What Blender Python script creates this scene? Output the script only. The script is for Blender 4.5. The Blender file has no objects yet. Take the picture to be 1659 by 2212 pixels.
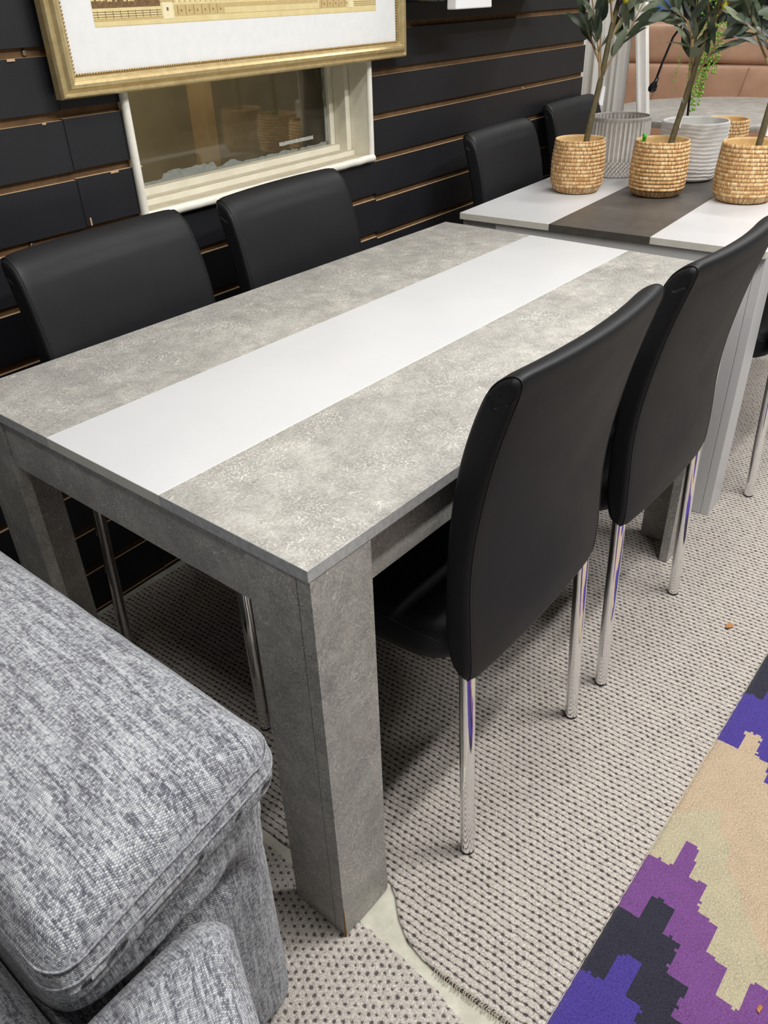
import bpy, bmesh, math, random
from mathutils import Vector, Matrix, noise
random.seed(7)
PI = math.pi
scene = bpy.context.scene
COL = scene.collection

# ------------------------------------------------------------------ camera
cam_d = bpy.data.cameras.new('camera'); cam = bpy.data.objects.new('camera', cam_d); COL.objects.link(cam)
Rr = Vector((0.6358563, -0.77119044, -0.03085566)); Uu = Vector((0.43821705, 0.32782857, 0.83695534)); Ff = Vector((0.63533659, 0.5457048, -0.54640066))
mw = Matrix.Identity(4)
for i in range(3):
    mw[i][0] = Rr[i]; mw[i][1] = Uu[i]; mw[i][2] = -Ff[i]
mw.translation = Vector((-0.47953, -0.52824, 1.28738))
cam.matrix_world = mw
cam_d.sensor_fit = 'HORIZONTAL'; cam_d.sensor_width = 36.0; cam_d.lens = 1717.875 / 1659 * 36.0
cam_d.clip_start = 0.02; cam_d.clip_end = 60
scene.camera = cam

# ------------------------------------------------------------------ world, lights, exposure
w = bpy.data.worlds.new('world'); scene.world = w; w.use_nodes = True
w.node_tree.nodes['Background'].inputs[0].default_value = (0.92, 0.96, 1.0, 1)
w.node_tree.nodes['Background'].inputs[1].default_value = 0.02
scene.view_settings.view_transform = 'Standard'; scene.view_settings.look = 'None'
scene.view_settings.gamma = 1.0; scene.view_settings.use_curve_mapping = False
scene.view_settings.exposure = -0.08

def area(name, loc, size, power, col=(1, 0.985, 0.965), target=None, spread=180):
    d = bpy.data.lights.new(name, 'AREA'); d.shape = 'RECTANGLE'; d.size, d.size_y = size
    d.energy = power; d.color = col; d.spread = math.radians(spread)
    o = bpy.data.objects.new(name, d); COL.objects.link(o); o.location = loc
    if target:
        o.rotation_euler = (Vector(target) - Vector(loc)).to_track_quat('-Z', 'Y').to_euler()
    return o
area('ceiling_lamp_table', (0.25, -0.12, 2.75), (1.1, 0.12), 12)
area('ceiling_lamp_aisle', (0.7, -0.76, 2.75), (1.2, 0.12), 46)
area('ceiling_lamp_far_aisle', (1.7, -1.1, 2.75), (1.2, 0.14), 56)
area('ceiling_lamp_far', (3.7, 0.1, 2.75), (0.16, 1.2), 46)
area('fill_light_near', (-0.75, 0.1, 2.75), (0.3, 1.0), 13)  # added fill light for the sofa and table front, not a fixture
area('ceiling_lamp_sofa', (4.4, 2.4, 2.75), (1.0, 0.4), 22)

# ------------------------------------------------------------------ material helpers
class NT:
    def __init__(s, name):
        s.m = bpy.data.materials.new(name); s.m.use_nodes = True
        s.t = s.m.node_tree; s.b = s.t.nodes['Principled BSDF']
        s._c = {}
    def n(s, typ, **kw):
        o = s.t.nodes.new(typ)
        for k, v in kw.items():
            if k.startswith('i_'):
                key = k[2:]; key = int(key) if key.isdigit() else key.replace('_', ' ')
                if hasattr(v, 'links') or isinstance(v, bpy.types.NodeSocket): s.t.links.new(v, o.inputs[key])
                else: o.inputs[key].default_value = v
            else: setattr(o, k, v)
        return o
    def coord(s, kind='Object'):
        if kind not in s._c: s._c[kind] = s.n('ShaderNodeTexCoord').outputs[kind]
        return s._c[kind]
    def map(s, scale=(1, 1, 1), rot=(0, 0, 0), loc=(0, 0, 0), kind='Object', vec=None):
        return s.n('ShaderNodeMapping', i_Vector=vec or s.coord(kind), i_Scale=scale, i_Rotation=rot, i_Location=loc).outputs[0]
    def noise(s, vec, scale, detail=3, rough=0.5, dist=0.0):
        return s.n('ShaderNodeTexNoise', i_Vector=vec, i_Scale=scale, i_Detail=detail, i_Roughness=rough, i_Distortion=dist).outputs[0]
    def ramp(s, fac, stops, interp='LINEAR'):
        r = s.n('ShaderNodeValToRGB', i_Fac=fac); e = r.color_ramp.elements; r.color_ramp.interpolation = interp
        while len(e) > 1: e.remove(e[-1])
        e[0].position = stops[0][0]; e[0].color = c4(stops[0][1])
        for p, c in stops[1:]:
            x = e.new(p); x.color = c4(c)
        return r.outputs[0]
    def mix(s, fac, a, b, mode='MIX'):
        o = s.n('ShaderNodeMix', data_type='RGBA', blend_type=mode)
        for key, v in ((0, fac), (6, a), (7, b)):
            if isinstance(v, bpy.types.NodeSocket): s.t.links.new(v, o.inputs[key])
            else: o.inputs[key].default_value = c4(v) if key else v
        return o.outputs[2]
    def math(s, op, a, b=None, c=None):
        o = s.n('ShaderNodeMath', operation=op)
        for k, v in ((0, a), (1, b), (2, c)):
            if v is None: continue
            if isinstance(v, bpy.types.NodeSocket): s.t.links.new(v, o.inputs[k])
            else: o.inputs[k].default_value = v
        return o.outputs[0]
    def set(s, **kw):
        for k, v in kw.items():
            key = k.replace('_', ' ')
            if isinstance(v, bpy.types.NodeSocket): s.t.links.new(v, s.b.inputs[key])
            else: s.b.inputs[key].default_value = c4(v) if key == 'Base Color' else v
        return s
    def bump(s, h, strength=0.3, dist=0.002, normal=None):
        o = s.n('ShaderNodeBump', i_Height=h, i_Strength=strength, i_Distance=dist)
        if normal: s.t.links.new(normal, o.inputs['Normal'])
        s.t.links.new(o.outputs[0], s.b.inputs['Normal']); return o.outputs[0]

def c4(c):
    if isinstance(c, (int, float)): return (c, c, c, 1)
    return tuple(c) if len(c) == 4 else (*c, 1)
def rgb(r, g, b):
    f = lambda v: ((v / 255 + 0.055) / 1.055) ** 2.4 if v / 255 > 0.04045 else v / 255 / 12.92
    return (f(r), f(g), f(b))
def plain(name, col, rough=0.5, metal=0.0, spec=0.5):
    t = NT(name); t.set(Base_Color=col, Roughness=rough, Metallic=metal)
    t.b.inputs['Specular IOR Level'].default_value = spec
    return t.m
def mottled(name, c1, c2, scale=20, rough=0.6, bump=0.1, metal=0.0, bscale=None):
    t = NT(name); v = t.coord()
    n = t.noise(v, scale, 4, 0.6)
    t.set(Base_Color=t.mix(t.ramp(n, [(0.3, 0), (0.7, 1)]), c1, c2), Roughness=rough, Metallic=metal)
    if bump: t.bump(t.noise(v, bscale or scale * 6, 3), bump, 0.001)
    return t.m

def laminate():
    t = NT('concrete_laminate'); v = t.coord()
    big = t.noise(v, 4.5, 6, 0.62, 0.8)
    mid = t.noise(v, 26, 8, 0.78, 0.4)
    fine = t.noise(v, 240, 3, 0.75)
    base = t.ramp(t.math('ADD', t.math('MULTIPLY', big, 0.40), t.math('MULTIPLY', mid, 0.60)),
                  [(0.36, rgb(122, 121, 118)), (0.46, rgb(141, 140, 136)), (0.53, rgb(156, 154, 149)), (0.64, rgb(182, 180, 174))])
    base = t.mix(t.math('MULTIPLY', t.ramp(fine, [(0.42, 0), (0.66, 1)]), 0.34), base, rgb(226, 222, 212))
    # fine pale hairline scratches: thin contour lines of slow noise fields, broken up by a mask
    lines = None
    for k, (rot, sc, st, wd) in enumerate((((0.3, 0.2, 0.4), 5.0, (1, 2.6, 1), 0.0022), ((1.1, 0.5, 1.2), 7.0, (1, 3.2, 1), 0.0020), ((0.4, 1.3, 2.2), 4.0, (2.8, 1, 1), 0.0018), ((0.2, 0.9, 0.1), 9.0, (1, 1.6, 1), 0.0030))):
        f0 = t.noise(t.map(st, rot, (k * 2.7, 1.3 * k, 0)), sc, 2, 0.45, 0.5)
        l = t.math('LESS_THAN', t.math('ABSOLUTE', t.math('SUBTRACT', f0, 0.47 + 0.02 * k)), wd)
        m = t.ramp(t.noise(t.map(loc=(k * 3.1, 0, 0)), 12, 4, 0.7), [(0.47, 0), (0.54, 1)])
        l = t.math('MULTIPLY', l, m)
        lines = l if lines is None else t.math('MAXIMUM', lines, l)
    br = t.math('MULTIPLY', lines, t.ramp(t.noise(v, 170, 2), [(0.4, 0), (0.6, 0.5)]))
    base = t.mix(br, base, rgb(232, 229, 220))
    # pale speckled abrasion patches
    sp = t.n('ShaderNodeTexVoronoi', i_Vector=v, i_Scale=260.0).outputs[0]
    sp = t.math('MULTIPLY', t.math('LESS_THAN', sp, 0.33), t.ramp(t.noise(t.map(loc=(5, 2, 1)), 11, 5, 0.7), [(0.46, 0), (0.62, 0.6)]))
    base = t.mix(sp, base, rgb(236, 233, 225))
    dk = t.math('MULTIPLY', t.ramp(t.noise(v, 150, 4, 0.75), [(0.54, 0), (0.66, 0.5)]), t.ramp(t.noise(t.map(loc=(9, 4, 2)), 8, 4, 0.65), [(0.42, 0), (0.6, 1)]))
    base = t.mix(dk, base, rgb(132, 130, 126))
    t.set(Base_Color=base, Roughness=t.ramp(mid, [(0.3, 0.36), (0.7, 0.5)]))
    t.bump(fine, 0.06, 0.0005)
    return t.m

def carpet(name, lines, ang):
    t = NT(name)
    v = t.map(rot=(0, 0, ang))
    wob = t.n('ShaderNodeTexNoise', i_Vector=v, i_Scale=26.0, i_Detail=2.0).outputs[1]
    mx = t.n('ShaderNodeMix', data_type='VECTOR'); mx.inputs[0].default_value = 0.010
    t.t.links.new(v, mx.inputs[4]); t.t.links.new(wob, mx.inputs[5])
    sep = t.n('ShaderNodeSeparateXYZ', i_Vector=mx.outputs[1])
    s, d = 0.0122, 0.0135
    r = t.math('DIVIDE', sep.outputs[0], s)
    row = t.math('FLOOR', t.math('ADD', r, 0.5)); fr = t.math('ABSOLUTE', t.math('SUBTRACT', r, row))       # 0 on the line, .5 mid-rib
    odd = t.math('MULTIPLY', t.math('MODULO', t.math('ABSOLUTE', row), 2.0), 0.5)
    q = t.math('ADD', t.math('DIVIDE', sep.outputs[1], d), odd)
    jit = t.n('ShaderNodeTexWhiteNoise', noise_dimensions='2D', i_Vector=t.n('ShaderNodeCombineXYZ', i_0=row, i_1=t.math('FLOOR', t.math('ADD', q, 0.5))).outputs[0]).outputs[0]
    fq = t.math('ABSOLUTE', t.math('SUBTRACT', q, t.math('FLOOR', t.math('ADD', q, 0.5))))
    rad = t.math('SQRT', t.math('ADD', t.math('POWER', t.math('MULTIPLY', fr, 0.95), 2.0), t.math('POWER', t.math('MULTIPLY', fq, 0.85 if lines else 1.0), 2.0)))
    rad = t.math('ADD', rad, t.math('MULTIPLY', t.math('SUBTRACT', t.noise(v, 380, 3, 0.7), 0.5), 0.42))
    rad = t.math('ADD', rad, t.math('MULTIPLY', t.math('SUBTRACT', jit, 0.5), 0.12))
    dot = t.ramp(rad, [(0.12, 1), (0.25, 0)] if lines else [(0.15, 1), (0.27, 0)])
    fib = t.noise(v, 520, 4, 0.75, 0.6); fib2 = t.noise(v, 130, 3, 0.6)
    base = t.ramp(fib, [(0.34, rgb(126, 118, 114)), (0.45, rgb(186, 178, 170)), (0.56, rgb(218, 211, 202)), (0.68, rgb(252, 249, 242))])
    base = t.mix(t.ramp(fib2, [(0.35, 0.25), (0.6, 0)]), base, rgb(158, 144, 136))
    h = t.math('ADD', t.math('MULTIPLY', t.math('MINIMUM', rad, 0.45), 1.6), t.math('MULTIPLY', fib, 0.45))
    if lines:
        gr = t.ramp(t.math('ADD', fr, t.math('MULTIPLY', t.math('SUBTRACT', t.noise(v, 300, 3, 0.7), 0.5), 0.16)), [(0.03, 1), (0.12, 0)])
        base = t.mix(t.math('MULTIPLY', gr, 0.70), base, rgb(78, 68, 68))
        h = t.math('SUBTRACT', h, t.math('MULTIPLY', gr, 0.45))
    base = t.mix(t.math('MULTIPLY', dot, 0.85), base, rgb(66, 56, 62))
    t.set(Base_Color=base, Roughness=0.95); t.b.inputs['Specular IOR Level'].default_value = 0.1
    t.bump(h, 0.75, 0.004)
    return t.m

def chenille():
    t = NT('grey_chenille'); v = t.coord('UV')      # u across the arm, v along it, in metres
    warp = t.n('ShaderNodeTexNoise', i_Vector=v, i_Scale=30.0, i_Detail=2.0).outputs[1]
    mx = t.n('ShaderNodeMix', data_type='VECTOR'); mx.inputs[0].default_value = 0.008
    t.t.links.new(v, mx.inputs[4]); t.t.links.new(warp, mx.inputs[5]); vv = mx.outputs[1]
    sep = t.n('ShaderNodeSeparateXYZ', i_Vector=vv)
    # knit stitches: short pale bars across, in columns
    s, d = 0.0034, 0.0024
    r = t.math('DIVIDE', sep.outputs[0], s); row = t.math('FLOOR', r); fr = t.math('ABSOLUTE', t.math('SUBTRACT', t.math('SUBTRACT', r, row), 0.5))
    q = t.math('ADD', t.math('DIVIDE', sep.outputs[1], d), t.math('MULTIPLY', t.math('MODULO', t.math('ABSOLUTE', row), 2.0), 0.5))
    fq = t.math('ABSOLUTE', t.math('SUBTRACT', t.math('FRACT', q), 0.5))
    rnd = t.n('ShaderNodeTexWhiteNoise', noise_dimensions='2D', i_Vector=t.n('ShaderNodeCombineXYZ', i_0=row, i_1=t.math('FLOOR', q)).outputs[0]).outputs[0]
    stitch = t.math('MULTIPLY', t.ramp(fq, [(0.08, 1), (0.30, 0)]), t.ramp(fr, [(0.28, 1), (0.5, 0.2)]))
    streak = t.noise(t.map((150, 14, 60), vec=v, kind='UV'), 1.0, 5, 0.72, 0.4)
    blot = t.noise(t.map((420, 120, 300), vec=v, kind='UV'), 1.0, 3, 0.7)
    fine = t.noise(t.map((1, 1, 1), vec=v, kind='UV'), 800, 3, 0.75)
    tone = t.math('ADD', t.math('ADD', t.math('MULTIPLY', streak, 0.54), t.math('MULTIPLY', blot, 0.34)), t.math('MULTIPLY', rnd, 0.12))
    base = t.ramp(tone, [(0.38, rgb(72, 72, 82)), (0.46, rgb(112, 114, 124)), (0.54, rgb(156, 160, 168)), (0.64, rgb(196, 200, 204))])
    base = t.mix(t.math('MULTIPLY', stitch, t.ramp(tone, [(0.42, 0.12), (0.56, 0.75)])), base, rgb(240, 241, 238))
    base = t.mix(t.math('MULTIPLY', t.ramp(fine, [(0.34, 1), (0.52, 0)]), 0.42), base, rgb(84, 84, 94))
    t.set(Base_Color=base, Roughness=0.9); t.b.inputs['Specular IOR Level'].default_value = 0.15
    t.b.inputs['Sheen Weight'].default_value = 0.25; t.b.inputs['Sheen Roughness'].default_value = 0.5
    n1 = t.bump(t.math('ADD', t.math('MULTIPLY', stitch, 0.8), t.math('MULTIPLY', fine, 0.6)), 0.6, 0.0016)
    t.bump(t.noise(v, 14, 3, 0.5), 0.35, 0.012, n1)
    return t.m

def leather(name, col, rough, sc=900, wr=0.25, spec=0.5):
    t = NT(name); v = t.coord()
    vo = t.n('ShaderNodeTexVoronoi', feature='SMOOTH_F1', i_Vector=v, i_Scale=float(sc)).outputs[0]
    soft = t.noise(v, 9, 3, 0.5)
    t.set(Base_Color=t.mix(t.ramp(soft, [(0.35, 0), (0.7, 1)]), col, tuple(min(1, x * 1.18) for x in col)), Roughness=t.ramp(soft, [(0.3, rough), (0.7, rough + 0.08)]))
    t.b.inputs['Specular IOR Level'].default_value = spec
    n1 = t.bump(vo, 0.12, 0.0006); t.bump(soft, wr, 0.01, n1)
    return t.m

def straw():
    t = NT('woven_straw'); v = t.coord('UV')       # u around (0..1), v height in metres
    sep = t.n('ShaderNodeSeparateXYZ', i_Vector=v)
    wob = t.math('MULTIPLY', t.noise(t.map((6, 1, 1), kind='UV', vec=v), 3.0, 2), 0.004)
    hgt = t.math('DIVIDE', t.math('ADD', sep.outputs[1], wob), 0.0105)
    row = t.math('FLOOR', hgt); f = t.math('ABSOLUTE', t.math('SUBTRACT', t.math('FRACT', hgt), 0.5))
    a = t.math('ADD', t.math('MULTIPLY', sep.outputs[0], 120.0), t.math('MULTIPLY', t.math('MODULO', row, 2.0), 0.5))
    fa = t.math('ABSOLUTE', t.math('SUBTRACT', t.math('FRACT', a), 0.5))
    rnd = t.n('ShaderNodeTexWhiteNoise', noise_dimensions='2D', i_Vector=t.n('ShaderNodeCombineXYZ', i_0=row, i_1=t.math('FLOOR', a)).outputs[0]).outputs[0]
    st = t.math('ADD', t.math('MULTIPLY', rnd, 0.30), t.math('MULTIPLY', t.noise(t.map((110, 420, 1), kind='UV', vec=v), 1, 4, 0.75), 0.85))
    base = t.ramp(st, [(0.36, rgb(160, 110, 64)), (0.52, rgb(206, 160, 104)), (0.64, rgb(224, 186, 132)), (0.80, rgb(252, 232, 192))])
    groove = t.ramp(f, [(0.36, 0), (0.5, 0.42)])
    base = t.mix(groove, base, rgb(140, 96, 52))
    base = t.mix(t.math('MULTIPLY', t.ramp(fa, [(0.30, 0), (0.5, 0.35)]), t.ramp(t.noise(t.map((9, 40, 1), kind='UV', vec=v), 1.0, 3), [(0.4, 0), (0.6, 1)])), base, rgb(158, 108, 60))
    t.set(Base_Color=base, Roughness=0.75)
    h = t.math('SUBTRACT', t.math('SUBTRACT', 1.0, t.math('POWER', t.math('MULTIPLY', f, 2.0), 3.0)), t.math('MULTIPLY', t.math('POWER', t.math('MULTIPLY', fa, 2.0), 3.0), 0.5))
    t.bump(t.math('ADD', h, t.math('MULTIPLY', st, 0.3)), 0.8, 0.002)
    return t.m

def rug_pile(name, col):
    t = NT(name); v = t.coord()
    n1 = t.noise(v, 330, 4, 0.75); n2 = t.noise(v, 28, 3, 0.6)
    dk = tuple(x * 0.62 for x in col); lt = tuple(min(1, x * 1.25 + 0.01) for x in col)
    b = t.mix(t.ramp(n1, [(0.36, 0), (0.66, 1)]), dk, lt)
    b = t.mix(t.ramp(n2, [(0.4, 0.0), (0.75, 0.35)]), b, tuple(min(1, x * 1.2 + 0.01) for x in col))
    t.set(Base_Color=b, Roughness=1.0); t.b.inputs['Specular IOR Level'].default_value = 0.05
    t.b.inputs['Sheen Weight'].default_value = 0.15
    t.bump(n1, 0.8, 0.004)
    return t.m

def leaf_mat(name, c1, c2):
    t = NT(name); v = t.coord()
    n = t.noise(v, 26, 3)
    front = t.mix(t.ramp(n, [(0.35, 0), (0.65, 1)]), c1, c2)
    geo = t.n('ShaderNodeNewGeometry')
    back = t.mix(n, rgb(112, 124, 104), rgb(136, 146, 122))
    t.set(Base_Color=t.mix(geo.outputs['Backfacing'], front, back), Roughness=0.55)
    t.bump(t.noise(v, 160, 2), 0.15, 0.001)
    return t.m

def glass_mat():
    t = NT('old_window_glass'); v = t.coord()
    tr = t.n('ShaderNodeBsdfTransparent'); tr.inputs[0].default_value = (0.93, 0.91, 0.85, 1)
    gl = t.n('ShaderNodeBsdfGlossy', i_Roughness=0.03)
    fr = t.n('ShaderNodeFresnel', i_IOR=1.35)
    ms = t.n('ShaderNodeMixShader', i_Fac=fr.outputs[0]); t.t.links.new(tr.outputs[0], ms.inputs[1]); t.t.links.new(gl.outputs[0], ms.inputs[2])
    df = t.n('ShaderNodeBsdfDiffuse'); df.inputs[0].default_value = (*rgb(150, 142, 122), 1)
    dirt = t.ramp(t.noise(v, 7, 4, 0.6), [(0.4, 0.04), (0.7, 0.16)])
    m2 = t.n('ShaderNodeMixShader', i_Fac=dirt); t.t.links.new(ms.outputs[0], m2.inputs[1]); t.t.links.new(df.outputs[0], m2.inputs[2])
    t.t.links.new(m2.outputs[0], t.t.nodes['Material Output'].inputs[0])
    return t.m

M = {}
M['lam'] = laminate()
M['white_lam'] = mottled('white_laminate', (0.58, 0.585, 0.60), (0.61, 0.615, 0.625), 6, 0.34, 0.03)
M['edge_white'] = mottled('white_edge_band', rgb(205, 203, 192), rgb(214, 212, 202), 30, 0.5, 0.05)
M['lam_edge'] = mottled('concrete_edge_band', rgb(158, 160, 161), rgb(192, 193, 192), 110, 0.5, 0.05)
M['char_lam'] = mottled('charcoal_laminate', rgb(74, 71, 68), rgb(86, 82, 78), 30, 0.42, 0.1, bscale=300)
M['chipboard'] = mottled('chipboard_edge', rgb(120, 78, 34), rgb(176, 132, 74), 300, 0.9, 0.3)
M['black'] = leather('black_faux_leather', (0.0095, 0.0099, 0.0118), 0.50, 1100, 0.03, 0.28)
M['seam'] = plain('black_seam', (0.006, 0.006, 0.007), 0.55)
M['chrome'] = plain('chrome', (0.86, 0.86, 0.87), 0.05, 1.0)
M['rubber'] = plain('black_rubber', (0.02, 0.02, 0.02), 0.6)
M['carpet_l'] = carpet('ribbed_berber_carpet', True, math.radians(-2.5))
M['carpet_d'] = carpet('dotted_berber_carpet', False, math.radians(24))
M['concrete'] = mottled('bare_concrete', rgb(176, 174, 158), rgb(206, 204, 190), 30, 0.8, 0.4)
M['thread'] = plain('frayed_backing', rgb(186, 178, 158), 0.9)
M['sofa'] = chenille()
M['piping'] = mottled('grey_piping', rgb(96, 97, 104), rgb(176, 178, 184), 420, 0.9, 0.5)
M['slat'] = mottled('black_slatwall', rgb(22, 23, 28), rgb(29, 30, 35), 5, 0.50, 0.10, bscale=260)
M['mdf'] = mottled('raw_mdf_lip', rgb(184, 152, 116), rgb(202, 172, 136), 40, 0.8, 0.1)
M['groove'] = mottled('groove_mdf', rgb(84, 62, 38), rgb(106, 80, 50), 40, 0.85, 0.1)
M['winpaint'] = mottled('old_cream_paint', rgb(222, 217, 198), rgb(236, 232, 216), 14, 0.42, 0.35, bscale=60)
M['winpaint2'] = mottled('cream_bead_paint', rgb(232, 228, 214), rgb(243, 240, 230), 22, 0.36, 0.3, bscale=80)
M['ledge_dark'] = mottled('darker_cream_ledge', rgb(186, 176, 152), rgb(206, 197, 174), 40, 0.7, 0.3, bscale=90)  # darker beige for the top faces of the sill steps
M['glass'] = glass_mat()
M['smear'] = mottled('grey_paint_smear', rgb(122, 128, 124), rgb(150, 153, 146), 60, 0.7, 0.3)
M['tape'] = mottled('torn_tape', rgb(150, 152, 146), rgb(200, 202, 198), 180, 0.5, 0.3)
M['rearwall'] = mottled('beige_rear_wall', rgb(158, 148, 122), rgb(166, 156, 130), 5, 0.9, 0.05)
M['pine'] = mottled('pine_stud', rgb(212, 184, 138), rgb(220, 194, 150), 8, 0.7, 0.05)
M['gold'] = mottled('antique_gold', rgb(196, 174, 124), rgb(220, 200, 152), 60, 0.38, 0.25, metal=0.6, bscale=300)
M['gold_dk'] = mottled('bronze_bead', rgb(150, 126, 84), rgb(190, 164, 112), 200, 0.38, 0.2, metal=0.7)
M['mat'] = mottled('mount_board', rgb(224, 226, 226), rgb(232, 232, 232), 40, 0.85, 0.05)
M['print'] = mottled('sepia_paper', rgb(214, 196, 140), rgb(228, 212, 160), 26, 0.7, 0)
M['print_dk'] = mottled('sepia_ink', rgb(96, 72, 44), rgb(140, 110, 70), 160, 0.7, 0)
M['print_mid'] = mottled('sepia_wash', rgb(186, 162, 108), rgb(206, 184, 132), 120, 0.7, 0)
M['print_lt'] = mottled('sepia_light', rgb(230, 218, 176), rgb(238, 228, 192), 120, 0.7, 0)
M['straw'] = straw()
M['straw_in'] = mottled('pot_liner', rgb(204, 168, 112), rgb(222, 190, 138), 30, 0.6, 0.05)
M['stone'] = mottled('grey_stoneware', rgb(176, 170, 164), rgb(190, 185, 180), 60, 0.7, 0.15)
M['whiteglaze'] = mottled('white_ridge_glaze', rgb(222, 221, 218), rgb(234, 233, 230), 60, 0.6, 0.15)
M['bark'] = mottled('olive_bark', rgb(84, 76, 52), rgb(108, 98, 70), 90, 0.8, 0.6, bscale=140)
M['twig'] = mottled('tan_twig', rgb(150, 124, 88), rgb(170, 144, 104), 60, 0.8, 0.3)
M['leaf'] = leaf_mat('olive_leaf', rgb(50, 62, 48), rgb(72, 84, 64))
M['leaf2'] = leaf_mat('sage_leaf', rgb(100, 110, 88), rgb(130, 138, 112))
M['olive'] = plain('yellow_olive', rgb(176, 170, 30), 0.3)
M['olive_dk'] = plain('ripe_olive', rgb(40, 24, 30), 0.3)
M['green'] = plain('bright_green_plastic', rgb(60, 170, 30), 0.4)
M['pearl'] = mottled('pearl_green', rgb(110, 158, 50), rgb(148, 190, 84), 30, 0.45, 0)
M['paper'] = plain('white_paper', (0.82, 0.82, 0.84), 0.7)
M['curtain'] = mottled('white_cloth', rgb(244, 242, 238), rgb(250, 249, 246), 8, 0.85, 0.1)
M['whitepaint'] = mottled('white_paint', rgb(234, 231, 225), rgb(240, 238, 233), 12, 0.5, 0.08)
M['tan'] = leather('tan_leather', rgb(178, 142, 118), 0.42, 500, 0.4)
M['tanseam'] = plain('tan_seam', rgb(150, 112, 88), 0.7)
M['blackmetal'] = plain('black_metal', (0.015, 0.014, 0.014), 0.3, 0.3)
M['blackgloss'] = plain('black_gloss', (0.012, 0.012, 0.014), 0.18)
M['blue'] = mottled('blue_cloth', rgb(70, 104, 170), rgb(90, 126, 190), 20, 0.8, 0.1)
M['wallpaint'] = mottled('pale_wall_paint', rgb(196, 192, 184), rgb(204, 200, 192), 6, 0.9, 0.05)
M['ceil'] = plain('white_ceiling', (0.75, 0.75, 0.74), 0.9)
M['brown_leaf'] = mottled('dry_leaf', rgb(160, 106, 56), rgb(188, 134, 82), 60, 0.8, 0.2)
M['steel'] = plain('screw_steel', (0.5, 0.46, 0.38), 0.35, 1.0)
M['sand'] = rug_pile('rug_sand', rgb(200, 178, 150)); M['sage'] = rug_pile('rug_sage', rgb(194, 184, 154))
M['purple'] = rug_pile('rug_purple', rgb(124, 76, 142)); M['navy'] = rug_pile('rug_navy', rgb(44, 44, 60)); M['violet'] = rug_pile('rug_violet', rgb(76, 60, 150))

# ------------------------------------------------------------------ mesh helpers
def obj(name, bm, mats, parent=None, smooth=False, bevel=0, subsurf=0, seg=2):
    me = bpy.data.meshes.new(name); bm.normal_update(); bm.to_mesh(me); bm.free()
    if not isinstance(mats, (list, tuple)): mats = [mats]
    for m in mats: me.materials.append(m)
    if smooth:
        for p in me.polygons: p.use_smooth = True
    o = bpy.data.objects.new(name, me); COL.objects.link(o)
    if parent: o.parent = parent
    if bevel:
        b = o.modifiers.new('bevel', 'BEVEL'); b.width = bevel; b.segments = seg; b.limit_method = 'ANGLE'; b.angle_limit = math.radians(40)
    if subsurf:
        s = o.modifiers.new('sub', 'SUBSURF'); s.levels = subsurf; s.render_levels = subsurf
    return o
def empty(name, loc, rz=0, label=None, cat=None, group=None, kind=None):
    o = bpy.data.objects.new(name, None); COL.objects.link(o); o.location = loc; o.rotation_euler = (0, 0, rz)
    o.empty_display_size = 0.05
    tag(o, label, cat, group, kind); return o
def tag(o, label=None, cat=None, group=None, kind=None):
    if label: o['label'] = label
    if cat: o['category'] = cat
    if group: o['group'] = group
    if kind: o['kind'] = kind
    return o
def box(bm, x0, x1, y0, y1, z0, z1, mi=0, fm=None):
    vs = [bm.verts.new((x, y, z)) for z in (z0, z1) for y in (y0, y1) for x in (x0, x1)]
    F = {'b': (0, 2, 3, 1), 't': (4, 5, 7, 6), 'f': (0, 1, 5, 4), 'k': (2, 6, 7, 3), 'l': (0, 4, 6, 2), 'r': (1, 3, 7, 5)}
    for k, f in F.items():
        fc = bm.faces.new([vs[i] for i in f]); fc.material_index = (fm or {}).get(k, mi)
    return vs
def tube(bm, pts, rad, n=8, mi=0, cap=True):
    pts = [Vector(p) for p in pts]; rads = rad if isinstance(rad, (list, tuple)) else [rad] * len(pts)
    rings = []; up = None
    for i, p in enumerate(pts):
        d = (pts[min(i + 1, len(pts) - 1)] - pts[max(i - 1, 0)])
        d = d.normalized() if d.length > 1e-9 else Vector((0, 0, 1))
        if up is None: up = Vector((0, 0, 1)) if abs(d.z) < 0.9 else Vector((1, 0, 0))
        a = d.cross(up)
        if a.length < 1e-4: a = d.cross(Vector((0, 1, 0)))
        a.normalize(); b = d.cross(a).normalized(); up = a.cross(d) if False else up
        rings.append([bm.verts.new(p + (a * math.cos(t) + b * math.sin(t)) * rads[i]) for t in [2 * PI * k / n for k in range(n)]])
    for r0, r1 in zip(rings, rings[1:]):
        for k in range(n):
            f = bm.faces.new((r0[k], r0[(k + 1) % n], r1[(k + 1) % n], r1[k])); f.material_index = mi; f.smooth = True
    if cap:
        for r in (rings[0], rings[-1]):
            try: f = bm.faces.new(r)
            except ValueError: continue
            f.material_index = mi
            for e in f.edges: e.smooth = False
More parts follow.
